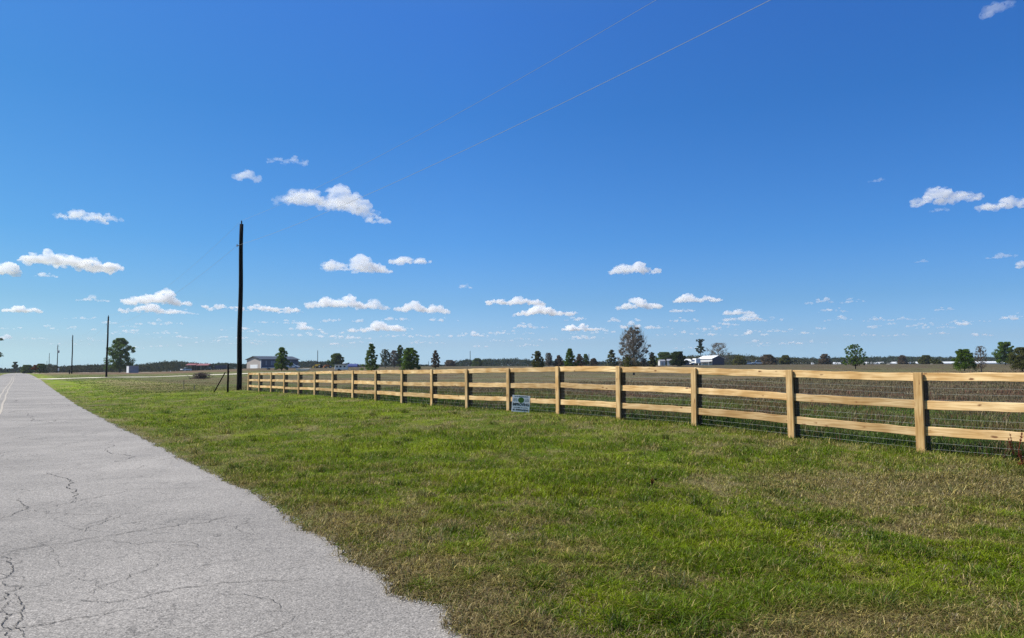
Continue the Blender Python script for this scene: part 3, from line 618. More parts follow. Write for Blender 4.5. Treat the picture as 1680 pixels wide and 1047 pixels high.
# ------------------------------------------------------------------ utility poles and wires
pole_xy = []
def pole(px, py, Y, ytop, rb, rtp, label, fit='pin', name='utility_pole'):
    b = P(px, py, Y); z = gzf(b.x, Y); top = P(px, ytop, Y); H = top.z-z
    e = empty(name, (b.x, Y, z)); tag(e, label, 'utility pole', 'utility poles along the road')
    lean = random.gauss(0, .004)
    n = 14; pts = [(lean*H*t/n+.02*math.sin(t*.9), 0, -.5+(H+.5-.25)*t/n) for t in range(n+1)]
    MB().tube(pts, [rb+(rtp-rb)*t/n for t in range(n+1)], 14).build('shaft', M['creosote'], e, True)
    hx = pts[-1][0]
    MB().tube([(hx, 0, H-.3), (hx, 0, H-.1), (hx, 0, H)], [.035, .05, .025], 8).build('insulator', M['creosote'], e)
    if fit != 'far':
        MB().tube([(hx, 0, H-1.75), (hx-.28, -.02, H-1.75)], .022, 6).build('bracket', M['creosote'], e)
        MB().tube([(hx-.28, -.02, H-1.82), (hx-.28, -.02, H-1.66)], .04, 8).build('spool', M['tin'], e)
    if fit == 'transformer':
        MB().tube([(hx+.45, -.1, H-3.4), (hx+.45, -.1, H-3.3), (hx+.45, -.1, H-2.5), (hx+.45, -.1, H-2.4)], [.2, .3, .3, .2], 12).build('transformer', M['tin'], e, True)
        MB().tube([(hx+.45, -.1, H-2.4), (hx+.45, -.1, H-2.1)], .05, 6).build('bushing', M['tin'], e)
        MB().tube([(hx, 0, H-1.0), (hx+.6, 0, H-.9)], .04, 6).build('cutout_arm', M['creosote'], e)
    pole_xy.append((e, Vector((b.x+hx, Y, z+H)), Vector((b.x+hx-.28, Y-.02, z+H-1.75)))); return e
pole(392, 640, 50.5, 362, .175, .125, 'tall black utility pole at the end of the board fence, nearest and largest')
pole(174, 624, 131, 517, .17, .12, 'black utility pole just left of the big round tree')
pole(117.5, 616, 210, 549, .17, .12, 'black utility pole third from the right along the road')
pole(93.5, 613, 293, 565, .17, .12, 'distant utility pole carrying a small grey transformer', 'transformer')
pole(80, 612, 445, 579, .17, .12, 'far thin utility pole just left of the one with a transformer', 'far')
pole(76.3, 612, 600, 592, .17, .12, 'farthest and shortest utility pole, leftmost by the rust coloured tree', 'far')
# off-screen pole behind the viewer, needed to carry the wires overhead
p1 = pole_xy[0]; off = Vector((-DX*80, -DY*80, 0))
wx0, wy0 = p1[1].x+.55*80, p1[1].y-.835*80
pz = gzf(wx0, wy0)
e = empty('utility_pole', (wx0, wy0, pz)); tag(e, 'utility pole behind the viewer that carries the two overhead wires', 'utility pole', 'utility poles along the road')
MB().tube([(0, 0, -.5), (0, 0, 11.4)], [.175, .125], 14).build('shaft', M['creosote'], e, True)
chain = [(Vector((wx0, wy0, pz+11.65)), Vector((wx0-.28, wy0, pz+9.9)))]+[(a, b) for _, a, b in pole_xy]
sags = [1.55, 1.6, 1.6, 1.6, 2.5, 2.5]
for li, (nm, lb, rad) in enumerate((('overhead_wire', 'upper power line strung across the sky to the pole tops', .0045), ('overhead_wire', 'lower power line strung across the sky below the pole tops', .006))):
    mb = MB()
    for (a, b, sg_) in zip(chain, chain[1:], sags):
        p, q = a[li], b[li]; n = 40; pts = []
        for k in range(n+1):
            t = k/n; v = p.lerp(q, t); v.z -= sg_*(1.0 if li == 0 else .85)*4*t*(1-t); pts.append(v)
        mb.tube(pts, rad, 5, False)
    tag(mb.build(nm, M['conductor']), lb, 'power line', 'power lines above the road')

# old corner post with its leaning brace
b = P(373.5, 643, 47.5); z = gzf(b.x, b.y); e = empty('corner_post', (b.x, b.y, z)); tag(e, 'old dark round fence post standing upright left of the tall pole', 'fence post')
H = P(373.5, 597, 47.5).z-z
MB().tube([(0, 0, -.3), (.01, 0, H*.5), (0, 0, H)], [.065, .062, .058], 10).build('shaft', M['creosote'], e, True)
MB().tube([(0, -.09, H*.72), (.12, -.09, H*.72)], .03, 6).build('bracket', M['creosote'], e)
a_ = P(349.5, 643, 47.2); c2 = P(369.5, 611, 47.3); zz = gzf(a_.x, a_.y)
mb = MB().tube([Vector((a_.x, a_.y, zz-.1)), Vector((c2.x, c2.y, c2.z))], [.038, .034], 8)
tag(mb.build('fence_brace', M['creosote'], None, True), 'dark wooden pole leaning diagonally beside the old fence post', 'brace')
# lath stakes
for px, py, yt, Y, lb in ((301.5, 638, 624, 56, 'taller thin tan survey stake in the dry grass'), (319, 640.5, 632, 52, 'shorter tan survey stake in the dry grass, right of the taller one')):
    b = P(px, py, Y); z = gzf(b.x, Y); o = MB().prism([(-.03, -.1), (.03, -.1), (.03, P(px, yt, Y).z-z-.03), (0, P(px, yt, Y).z-z), (-.03, P(px, yt, Y).z-z-.03)], -.012, .012).build('survey_stake', M['lath'])
    o.location = (b.x, Y, z); tag(o, lb, 'stake', 'survey stakes')

#@@TREES
# ------------------------------------------------------------------ trees
def leaf_cloud(cent, rad, n, size, flat=1.0):
    """n small faces scattered around clump centres"""
    k = rng.integers(0, len(cent), n); c = cent[k]; r = rad[k][:, None]
    d = rng.normal(0, 1, (n, 3)); d /= np.linalg.norm(d, axis=1)[:, None]
    p = c+d*r*(rng.random((n, 1))**.45)*np.array([1, 1, flat])
    a = rng.normal(0, 1, (n, 3)); a /= np.linalg.norm(a, axis=1)[:, None]; b = np.cross(a, rng.normal(0, 1, (n, 3))); b /= np.linalg.norm(b, axis=1)[:, None]
    s = (size*(.55+.9*rng.random(n)))[:, None]
    V = np.stack([p-a*s*.6, p+b*s*.35, p+a*s*.6, p-b*s*.35], 1).reshape(-1, 3)
    return V, np.arange(n*4)
def tree(name, kind, x0, x1, ytop, Y, leaf, label, cat='tree', group=None, bark='bark', dens=1.0):
    px = (x0+x1)/2; b = P(px, hor(px), Y); z = gzf(b.x, Y); H = P(px, ytop, Y).z-z; Wd = (x1-x0)/F_PX*Y*(1.14 if kind in ('cone', 'column') else 1); R_ = Wd/2
    e = empty(name, (b.x, Y, z)); tag(e, label, cat, group)
    seed = random.random()*100
    t = MB(); cents = []; rads = []
    lo = {'round': .12, 'cone': .06, 'column': .08, 'pine': .48, 'bare': .2, 'bush': .0, 'loose': .18}[kind]
    tr = max(.03, H*.018)
    t.tube([(0, 0, -.3), (H*.01, 0, H*.3), (-H*.01, 0, H*.65), (0, 0, H*.93)], [tr*1.3, tr, tr*.6, tr*.2], 7)
    nl = int({'round': 90, 'cone': 80, 'column': 50, 'pine': 60, 'bare': 60, 'bush': 60, 'loose': 130}[kind])
    for i in range(nl):
        f = (i+.5)/nl; zz = lo+(1-lo)*f
        if kind == 'round': pr = math.sqrt(max(.03, 1-((f-.38)/.65)**2))
        elif kind == 'cone': pr = ((1-f)**.62*.95+.10)*random.uniform(.8, 1.1)
        elif kind == 'column': pr = min(1, f*5+.45)*(1-f**2.2)**.7
        elif kind == 'pine': pr = (.55+.45*math.sin(f*9+seed))*(1-f*.55)
        elif kind == 'bush': pr = math.sqrt(max(0, 1-(f*.95)**2))
        elif kind == 'loose': pr = math.sqrt(max(.02, 1-((f-.36)/.66)**2))
        else: pr = math.sin(math.pi*min(1, f*.80+.16))**.6
        a = i*2.399+seed; pr *= 1+.16*math.sin(a*2+seed*3+f*4)+.12*math.sin(a*3-seed+f*9)
        rr_ = R_*pr*1.08*random.random()**(.42 if kind in ('round', 'cone', 'column', 'bush') else .35)*random.uniform(.75, 1.12)
        c = Vector((math.cos(a)*rr_, math.sin(a)*rr_, H*min(zz*random.uniform(.95, 1.04), .975)))
        cents.append(c); cr_ = R_*{'round': .34, 'cone': .25, 'column': .33, 'pine': .20, 'bare': .3, 'bush': .34, 'loose': .15}[kind]*random.uniform(.6, 1.25)*(1-.35*f)
        rads.append(cr_)
        if kind == 'bare' or (kind in ('loose', 'pine') and i % 2 == 0) or i % 4 == 0:
            z0 = max(c.z-rr_*(.5 if kind != 'pine' else .1)-.3, H*.12)
            t.tube([(0, 0, z0), tuple((Vector((0, 0, z0))+c)/2+Vector((0, 0, H*.01))), tuple(c)], [tr*.42, tr*.28, tr*.1], 4)
    t.build('trunk', M[bark], e, True)
    cents = np.array([tuple(c) for c in cents]); rads = np.array(rads)
    if kind == 'loose': rads = rads*rng.uniform(.6, 1.5, len(rads))
    pxm = Y/F_PX*1.64                       # one rendered pixel in metres
    if kind == 'bare':
        # fine twigs: long thin faces fanning up and out
        n = int(1100*dens); k = rng.integers(0, len(cents), n); p = cents[k]+rng.normal(0, 1, (n, 3))*rads[k][:, None]*.35
        d = p-np.array([0, 0, H*.35]); d /= np.linalg.norm(d, axis=1)[:, None]; d += rng.normal(0, .45, (n, 3)); L = (R_*.28*(.4+rng.random(n)))[:, None]
        sd_ = np.cross(d, rng.normal(0, 1, (n, 3))); sd_ /= np.linalg.norm(sd_, axis=1)[:, None]; w = pxm*.16
        q_ = p+d*L; q_[:, 2] = np.minimum(q_[:, 2], H*1.01)
        V = np.stack([p-sd_*w, p+sd_*w, q_], 1).reshape(-1, 3)
        np_mesh('crown', V, np.arange(n*3), 3, M[leaf], e)
        return e
    n = int({'round': 9000, 'cone': 5500, 'column': 3600, 'pine': 3600, 'bush': 5000, 'loose': 3600}[kind]*dens)
    size = max(pxm*.85, R_*.055)
    V, Fx = leaf_cloud(cents, rads, n, size, .75 if kind != 'pine' else .4)
    V[:, 2] = np.clip(V[:, 2], .02, H*1.0+size*.3)
    np_mesh('crown', V, Fx, 4, M[leaf], e); return e
TR = [
 ('round_tree', 'round', 178, 214.5, 555, 300, 'green1', 'big dense round green tree beside the pale shed on the left', None, 'bark'),
 ('young_tree', 'cone', 450, 474, 570, 175, 'green1', 'bushy green tree standing before the long dark metal building', None, 'bark'),
 ('young_tree', 'round', 543, 563, 580, 300, 'green2', 'small olive green tree rising behind the white camper', None, 'bark'),
 ('conical_tree', 'cone', 597, 622, 564, 150, 'green2', 'tall pointed pale green tree alone right of the blue canopy', None, 'bark'),
 ('loose_tree', 'loose', 624, 641, 573, 210, 'greygreen', 'thin grey green tree at the left of the tree cluster', None, 'greybark'),
 ('loose_tree', 'loose', 638, 655, 575, 215, 'greyl', 'grey leafed tree in the middle of the tree cluster', None, 'greybark'),
 ('conical_tree', 'cone', 648, 664, 566, 235, 'green2', 'tallest tree of the cluster, peeking above the dense dark green one', None, 'bark'),
 ('bushy_tree', 'round', 657, 688, 571, 150, 'green1', 'dense broad dark green tree at the right of the tree cluster', None, 'bark'),
 ('narrow_tree', 'column', 708, 721, 575, 190, 'brownl', 'narrow grey brown tree alone in the middle of the field', None, 'greybark'),
 ('far_tree', 'round', 731, 746, 591, 420, 'brownl', 'small low brown tree far behind the field, right of the narrow one', None, 'greybark'),
 ('far_tree', 'bush', 775, 792, 588, 430, 'green2', 'small light green tree beside the lone pole above the fence', None, 'bark'),
 ('conical_tree', 'cone', 872, 892, 576, 165, 'olive', 'yellowish green cone shaped tree, leftmost of the row behind the fence', None, 'bark'),
 ('narrow_tree', 'loose', 894, 907, 579, 200, 'greyl', 'small grey leafless looking tree right of the yellowish cone', None, 'greybark'),
 ('narrow_tree', 'column', 910, 924, 583, 200, 'brownl', 'short dark brown green tree left of the dark pointed tree', None, 'bark'),
 ('conical_tree', 'cone', 925, 945, 572, 165, 'green1', 'dark green pointed tree, tallest of the small row behind the fence', None, 'bark'),
 ('narrow_tree', 'column', 943, 958, 581, 190, 'brownl', 'rounded grey brown tree right of the dark pointed tree', None, 'greybark'),
 ('small_tree', 'loose', 957, 966, 581, 230, 'green1', 'tiny ragged green tree beside a thin dark pole', None, 'bark'),
 ('narrow_tree', 'cone', 968, 980, 588, 260, 'brownl', 'low brown tree between the thin pole and the big grey tree', None, 'greybark'),
 ('narrow_tree', 'column', 996, 1012, 574, 165, 'greygreen', 'narrow grey green tree just left of the big grey tree', None, 'greybark'),
 ('narrow_tree', 'cone', 1063, 1077, 578, 160, 'olive', 'narrow olive tree just right of the big grey tree', None, 'bark'),
 ('far_tree', 'round', 1076, 1103, 578, 280, 'green2', 'light green tree behind the two small pale sheds', None, 'bark'),
 ('dark_tree', 'round', 1100, 1124, 577, 210, 'green3', 'very dark round tree left of the white roofed barn', None, 'bark'),
 ('tall_pine', 'pine', 1139, 1161, 556, 330, 'green3', 'tall layered pine rising above the white roofed barn', None, 'bark'),
 ('bare_tree', 'bare', 1164, 1194, 563, 340, 'greyl', 'broad leafless grey tree behind the white roofed barn', None, 'greybark'),
 ('bushy_tree', 'bush', 1203, 1224, 584, 270, 'olive', 'dull olive bush right of the white roofed barn', None, 'bark'),
 ('bushy_tree', 'bush', 1248, 1272, 582, 290, 'brownl', 'brown leafed bush right of the two small white vehicles', None, 'greybark'),
 ('bushy_tree', 'round', 1281, 1297, 583, 260, 'olive', 'small yellow green bush between two lengths of the white greenhouses', None, 'bark'),
 ('loose_tree', 'loose', 1387, 1420, 565, 140, 'green1', 'loose spreading green tree alone in the right field', None, 'bark'),
 ('bushy_tree', 'bush', 1344, 1362, 581, 330, 'brownl', 'brown bush before the woods, left of the lone spreading tree', None, 'greybark'),
 ('bushy_tree', 'bush', 1473, 1488, 583, 330, 'brownl', 'brown bush before the greenhouses, right of the lone spreading tree', None, 'greybark'),
 ('bushy_tree', 'round', 1511, 1527, 583, 290, 'olive', 'yellow green bush among the far greenhouses', None, 'bark'),
 ('bushy_tree', 'bush', 1530, 1543, 590, 260, 'olive', 'lowest brownish bush among the far greenhouses', None, 'bark'),
 ('bushy_tree', 'round', 1567, 1597, 573, 115, 'green1', 'rounded green tree leaning left, beside the small bare tree at right', None, 'bark'),
 ('bare_tree', 'bare', 1601, 1618, 568, 100, 'brownl', 'small upright bare brown tree in the right field', None, 'greybark'),
 ('conical_tree', 'round', 1636, 1663, 561, 190, 'green1', 'dense green pointed tree near the right end of the fence view', None, 'bark'),
 ('bushy_tree', 'round', 1660, 1694, 570, 110, 'olive', 'olive tree cut by the right edge of the view', None, 'bark'),
 ('rust_tree', 'pine', 51.5, 63.5, 599, 235, 'rust', 'small rust coloured tree beside the far end of the road', None, 'bark'),
 ('far_tree', 'round', 60, 74, 597, 320, 'green2', 'light green roadside tree right of the rust coloured one', None, 'greybark'),
 ('far_tree', 'round', 36, 52, 599, 330, 'green2', 'light green roadside tree left of the rust coloured one', None, 'bark'),
 ('tall_pine', 'pine', 18, 31, 594, 460, 'green3', 'flat topped pine above the far end of the road', None, 'bark'),
 ('edge_tree', 'pine', -66, 6, 548, 190, 'green3', 'dark tree branch reaching in at the left edge of the view', None, 'bark'),
]
for nm, kd, a, b_, yt, Y, lf, lb, gr, bk in TR: tree(nm, kd, a, b_, yt, Y, lf, lb, 'tree', gr, bk, dens=2.0 if nm in ('round_tree', 'edge_tree') else 1.25)
big = tree('grey_tree', 'loose', 1016, 1063, 537, 108, 'greyl', 'large sparse grey budding tree, tallest behind the fence', 'tree', None, 'greybark', dens=3.0)
# greener skirts of low growth round its foot
Hc = 4.4; cc = np.array([(random.uniform(-2.0, 2.0), random.uniform(-1.2, 1.2), random.uniform(.9, 2.6)) for _ in range(26)]); rr2 = np.array([random.uniform(.4, .8) for _ in range(26)])
tw = cents_tw = rng.normal(0, 1, (2600, 3)); tw /= np.linalg.norm(tw, axis=1)[:, None]; tw = tw*(rng.random((2600, 1))**.5)*np.array([2.0, 2.0, 2.9])+np.array([0, 0, 4.3])
dt = tw-np.array([0, 0, 1.2]); dt /= np.linalg.norm(dt, axis=1)[:, None]; dt += rng.normal(0, .3, (2600, 3)); ds = np.cross(dt, rng.normal(0, 1, (2600, 3))); ds /= np.linalg.norm(ds, axis=1)[:, None]
np_mesh('twigs', np.stack([tw-ds*.018, tw+ds*.018, tw+dt*.55], 1).reshape(-1, 3), np.arange(7800), 3, M['greyl'], big)
V, Fx = leaf_cloud(cc, rr2, 2600, .13); np_mesh('lower_foliage', V, Fx, 4, M['olive'], big)

# far woods: one mass nobody could count
wx = [-250, 0, 20, 45, 80, 100, 120, 170, 230, 262, 292, 330, 372, 400, 490, 520, 590, 640, 700, 742, 762, 850, 872, 960, 1075, 1100, 1130, 1200, 1250, 1330, 1400, 1480, 1560, 1700, 1950]
wy = [600, 604, 605, 600, 598, 602, 599, 598, 598, 594, 592, 597, 595, 598, 593, 592, 598, 598, 598.5, 598, 590, 588, 592, 593, 593, 587, 584, 581.5, 585, 588, 586, 584.5, 586, 585.5, 584]
def woods(x0, x1, n, mat_, label, ylo, yhi, jit, seed_):
    Vs = []; 
    for i in range(n):
        px = x0+(x1-x0)*(i+random.random())/n; Y = random.uniform(ylo, yhi); b = P(px, hor(px), Y); z = float(rise(b.x, Y)); top = P(px, np.interp(px, wx, wy)+abs(random.gauss(0, jit))-.6, Y).z-z
        if top < 2: top = 2
        w = top*random.uniform(.45, 1.1); m_ = 9
        cc = np.array([(b.x+random.gauss(0, w*.45), Y+random.gauss(0, w*.5), z+top*(.12+.76*random.random())) for _ in range(m_)]+[(b.x, Y, z+top*.84)])
        rd = np.array([top*.24*random.uniform(.7, 1.2) for _ in range(m_)]+[top*.16])
        V, _ = leaf_cloud(cc, rd, 330, max(Y/F_PX*1.4, .5)); V[:, 2] = np.maximum(V[:, 2], z); Vs.append(V)
    V = np.concatenate(Vs); o = np_mesh('distant_woods', V, np.arange(len(V)), 4, mat_)
    tag(o, label, 'woods', kind='stuff')
woods(-260, 420, 380, M['far'], 'dark green line of far woods behind the road and pole line', 520, 700, 1.6, 1)
woods(400, 1080, 380, M['far'], 'low bluish green woods on the horizon behind the middle of the fence', 560, 850, 1.5, 2)
woods(1070, 1960, 520, M['far'], 'long dark woods on the horizon at the right behind the greenhouses', 600, 850, 1.5, 3)
woods(1090, 1330, 80, M['farolive'], 'mixed olive and brown scrub at the foot of the right woods', 420, 520, 2.5, 4)
woods(80, 300, 70, M['farolive'], 'mixed green scrub at the foot of the left woods', 420, 500, 3, 5)

#@@THINGS
# ------------------------------------------------------------------ brush pile
b = P(330, 625, 103); z = gzf(b.x, 103); mb = MB(); random.seed(5)
for i in range(260):
    a = random.uniform(0, 6.28); rr_ = abs(random.gauss(0, .55)); cx, cy_ = math.cos(a)*rr_*1.25, math.sin(a)*rr_*.8; hz = max(.05, .8*(1-(abs(cx)/1.7)**1.6))*random.random(); L = random.uniform(.3, .9)
    d = Vector((random.gauss(0, 1), random.gauss(0, 1), random.gauss(0, .45))).normalized()*L; p = Vector((cx, cy_, hz)); q = p+d; q.z = max(.02, min(q.z, .98)); q.x = max(-1.6, min(1.6, q.x))
    mb.tube([p, q], [.035, .012], 4)
o = mb.build('brush_pile', M['deadwood']); o.location = (b.x, 103, z); tag(o, 'low heap of dead brown brush lying by the pale driveway', 'brush pile')

def root_at(name, px, Y, rz, label, cat, group=None, dz=0):
    b = P(px, hor(px), Y); e = empty(name, (b.x, Y, gzf(b.x, Y)+dz), rz); tag(e, label, cat, group); return e
def gable(e, L, Wd, eave, ridge, wall, wall_end, roof, over=.4):
    """ridge along local x; long walls at y=0 and y=Wd"""
    for ye in (-.02, Wd-.08): MB().box(.01, L-.01, ye, ye+.1, 0, eave-.02).build('side_wall', wall, e)
    for xe in (0, L): MB().prism([(0, 0), (Wd, 0), (Wd, eave), (Wd/2, ridge), (0, eave)], 0, .1).build('gable_wall', wall_end, e).matrix_local = Matrix(((0, -1, 0, xe+(.1 if xe == 0 else 0)-(.003 if xe == 0 else -.003)), (1, 0, 0, 0), (0, 0, 1, 0), (0, 0, 0, 1)))
    r = MB(); t = .14; sl = (ridge-eave)/(Wd/2); y0 = -over; z0 = eave-over*sl+.03
    r.add([(-over, y0, z0), (L+over, y0, z0), (L+over, Wd/2, ridge+.03), (-over, Wd/2, ridge+.03), (-over, Wd+over, z0), (L+over, Wd+over, z0),
           (-over, y0, z0+t), (L+over, y0, z0+t), (L+over, Wd/2, ridge+.03+t), (-over, Wd/2, ridge+.03+t), (-over, Wd+over, z0+t), (L+over, Wd+over, z0+t)],
          [(6, 7, 8, 9), (9, 8, 11, 10), (0, 3, 2, 1), (3, 4, 5, 2), (0, 1, 7, 6), (5, 4, 10, 11), (0, 6, 9, 3), (3, 9, 10, 4), (1, 2, 8, 7), (2, 5, 11, 8)]); r.build('roof', roof, e)
def pane(e, name, x0, x1, y0, y1, z0, z1, m_): return MB().box(x0, x1, y0, y1, z0, z1).build(name, m_, e)
# long dark metal building: gable end faces left, long wall's shade is put into its darker siding
Y = 240; pxm = Y/F_PX
e = root_at('metal_building', 428, Y, R(-24), 'long low metal building with a pale sunlit gable end and side wall darkened as shade', 'building')
Lb = 13.9; Wb = 10.0
e.rotation_euler.z = R(-2)
ev = 14.5*pxm; rg_ = 19.5*pxm
# local x to the right, local y away; shear the gable so that its pale end shows: turn the whole hall
e.rotation_euler.z = R(48.6)
gable(e, 13.8, 9.0, ev, rg_, M['darkwall'], M['greywall'], M['darkroof'])
for x in (1.6, 3.6, 4.4, 8.4, 10.5): pane(e, 'window', x, x+.55, -.05, .02, ev*.35, ev*.85, M['tin'])
pane(e, 'garage_door', -.06, .02, 2.0, 6.6, 0, ev*.42, M['white'])
pane(e, 'corner_trim', -.08, .05, -.08, .12, 0, ev-.1, M['white'])
# white roofed barn on the right; navy gable ends carry shade in their colour
Y = 300; pxm = Y/F_PX
e = root_at('barn', 1169, Y, R(0), 'white roofed barn with pale side and gable end darkened as shade below the tall pine', 'barn')
e.rotation_euler.z = R(114); e.location.x += .91*6.1; e.location.y += .41*6.1
gable(e, 9.0, 6.1, 11*pxm, 15.5*pxm, M['offwhite'], M['navy'], M['white'], .35)
LW = 6.14; lz = 6.3*pxm; lz2 = 5.2*pxm
MB().add([(0, LW, lz), (9, LW, lz), (9, LW+1.8, lz2), (0, LW+1.8, lz2), (0, LW, lz+.1), (9, LW, lz+.1), (9, LW+1.8, lz2+.1), (0, LW+1.8, lz2+.1)], [(0, 3, 2, 1), (4, 5, 6, 7), (3, 7, 6, 2), (0, 1, 5, 4), (0, 4, 7, 3), (1, 2, 6, 5)]).build('lean_to_roof', M['tin'], e)
for x in (1.0, 3.8, 6.6): pane(e, 'window', x, x+1.3, 6.13, 6.17, .8, 1.5, M['glass'])
for x in (.1, 4.4, 8.8): pane(e, 'veranda_post', x, x+.12, LW+1.6, LW+1.72, 0, lz2, M['offwhite'])
# two small pale sheds left of it
for px, Y, w, h, rz, lb in ((1083, 270, 2.0, 2.0, 8, 'small pale shed with a low roof left of the taller pale shed'), (1094.5, 262, 2.2, 2.1, -12, 'small pale grey shed directly left of the very dark round tree')):
    e = root_at('small_shed', px, Y, R(rz), lb, 'shed', 'small sheds'); gable(e, w, 2.2, h*.75, h, M['offwhite'], M['offwhite'], M['tin'], .12); pane(e, 'door', w*.35, w*.65, -.04, .01, 0, h*.6, M['greywall'])
e = root_at('small_shed', 1120, 280, 0, 'low open shed with a white roof right of the very dark round tree', 'shed', 'small sheds'); gable(e, 3.0, 2.5, 1.7, 2.3, M['darkwall'], M['darkwall'], M['white'], .2)
# pale shed by the round tree; its sunlit end is coloured in as a white panel
Y = 235; pxm = Y/F_PX
e = root_at('pale_shed', 211.5, Y, R(-8), 'plain pale grey box shed with a sunlit end coloured white beside the big round tree', 'shed')
e.rotation_euler.z = R(46)
MB().box(0, 2.9, 0, 2.0, 0, 2.15).build('body', M['tin'], e); MB().box(-.05, -.003, .01, 1.99, 0, 2.18).build('lit_end', M['white'], e); MB().box(-.1, 3.0, -.1, 2.1, 2.16, 2.26).build('roof', M['tin'], e)
# red roofed open barn
Y = 400; pxm = Y/F_PX
e = root_at('pole_barn', 303.5, Y, R(0), 'open sided barn with a faded red roof behind the brush pile', 'barn')
for k, (x0, x1, zr, ze) in enumerate(((0, 5.4, 12.3, 9.6), (5.7, 12.3, 12.0, 9.0))):
    MB().add([(x0, 0, ze*pxm), (x1, 0, ze*pxm), (x1, 4, zr*pxm), (x0, 4, zr*pxm), (x1, 8, ze*pxm), (x0, 8, ze*pxm)], [(0, 1, 2, 3), (3, 2, 4, 5)]).build('roof', M['redroof'], e)
    for x in np.linspace(x0+.3, x1-.3, 4): MB().box(x, x+.18, .1, .28, 0, ze*pxm).build('post', M['bark'], e); 
    MB().box(x0+.3, x1-.3, 7.6, 7.7, 0, ze*pxm-.1).build('back_wall', M['creosote'], e)
MB().box(1.6, 5.2, 3.8, 4.3, 12.2*pxm, 12.2*pxm+.35).build('ridge_vent', M['darkroof'], e)

# ------------------------------------------------------------------ vehicles
def wheel(e, x, y, r, w=.2):
    n = 16; v = MB()
    v.add([(x+r*math.cos(k*2*math.pi/n), y-w/2, r+r*math.sin(k*2*math.pi/n)) for k in range(n)]+[(x+r*math.cos(k*2*math.pi/n), y+w/2, r+r*math.sin(k*2*math.pi/n)) for k in range(n)],
          [tuple(range(n)), tuple(range(n, 2*n))[::-1]]+[(k, k+n, (k+1) % n+n, (k+1) % n) for k in range(n)])
    o = v.build('wheel', M['tyre'], e); r2 = r*.55; s_ = -1 if y < 0 else 1; yy = y+s_*(w/2+.004)
    MB().add([(x+r2*math.cos(k*math.pi/6), yy, r+r2*math.sin(k*math.pi/6)) for k in range(12)], [tuple(range(12))]).build('rim', M['chrome'], o)
def vehicle(kind, px, Y, rz, paint, label, cat):
    e = root_at(kind, px, Y, R(rz), label, cat)
    if kind == 'sedan':
        MB().prism([(-2.2, .35), (2.2, .35), (2.25, .7), (1.3, .9), (-1.5, .93), (-2.25, .8)], -.85, .85).build('body', paint, e)
        MB().prism([(-1.4, .93), (1.2, .905), (.55, 1.38), (-.85, 1.4)], -.74, .74).build('cabin', M['glass'], e); MB().prism([(-.8, 1.405), (.5, 1.385), (.45, 1.44), (-.75, 1.45)], -.7, .7).build('roof', paint, e)
        ws = ((-1.4, .33), (1.4, .33))
    elif kind == 'pickup_truck':
        MB().prism([(-2.7, .5), (2.7, .5), (2.7, 1.05), (1.3, 1.1), (-2.7, 1.1)], -.95, .95).build('body', paint, e)
        MB().prism([(-.6, 1.105), (1.4, 1.105), (.9, 1.75), (-.5, 1.75)], -.82, .82).build('cabin', M['glass'], e); MB().box(-.5, .85, -.8, .8, 1.755, 1.82).build('roof', paint, e)
        ws = ((-1.8, .4), (1.7, .4))
    else:
        MB().prism([(-3.2, .6), (3.2, .6), (3.2, 2.2), (2.9, 2.4), (-3.2, 2.4)], -1.1, 1.1).build('body', paint, e); MB().box(3.21, 4.2, -.06, .06, .6, .72).build('drawbar', M['blackp'], e)
        ws = ((-.5, .36), (.5, .36))
    for x, r in ws:
        for y in (-.9, .9): wheel(e, x, y, r)
    if kind != 'trailer':
        for y in (-.6, .6): MB().box(2.2 if kind == 'sedan' else 2.69, 2.27 if kind == 'sedan' else 2.74, y-.15, y+.15, .6, .75).build('headlight', M['white'], e)
    return e
vehicle('pickup_truck', 305, 385, 60, M['white'], 'white pickup truck parked at the left of the red roofed barn', 'truck')
vehicle('pickup_truck', 343, 385, 172, M['blackp'], 'dark pickup truck parked between the red roofed barn and a dark trailer', 'truck')
vehicle('trailer', 363.5, 380, 176, M['navy'], 'dark boxy enclosed trailer left of the tall pole', 'trailer')
vehicle('sedan', 478, 215, 8, M['white'], 'white car parked before the right end of the metal building', 'car')
e = vehicle('sedan', 1228, 290, 6, M['white'], 'white car parked right of the olive bush, left of the other white vehicle', 'car')
vehicle('pickup_truck', 1245, 290, 176, M['white'], 'white pickup parked at the left of the brown bush', 'truck')
# white box truck before the barn
e = root_at('box_truck', 1142, 270, R(96), 'white box truck parked at the left corner of the white roofed barn', 'truck')
MB().bbox(-2.4, 1.2, -.85, .85, .7, 2.5, .05).build('box', M['white'], e); MB().prism([(1.25, .6), (2.6, .6), (2.6, 1.2), (2.2, 1.95), (1.25, 1.95)], -.8, .8).build('cab', M['white'], e)
MB().box(2.3, 2.62, -.65, .65, 1.25, 1.7).build('windscreen', M['glass'], e)
for x in (-1.5, 1.9):
    for y in (-.8, .8): wheel(e, x, y, .38)
e = root_at('utility_trailer', 1136, 262, R(10), 'small pale trailer parked left of the box truck', 'trailer')
MB().bbox(-.7, .6, -.8, .8, 1.3, 1.95, .05).build('canopy', M['white'], e); MB().bbox(-.8, .7, -.8, .8, .5, .9, .03).build('bed', M['offwhite'], e); wheel(e, 0, -.85, .3); wheel(e, 0, .85, .3)
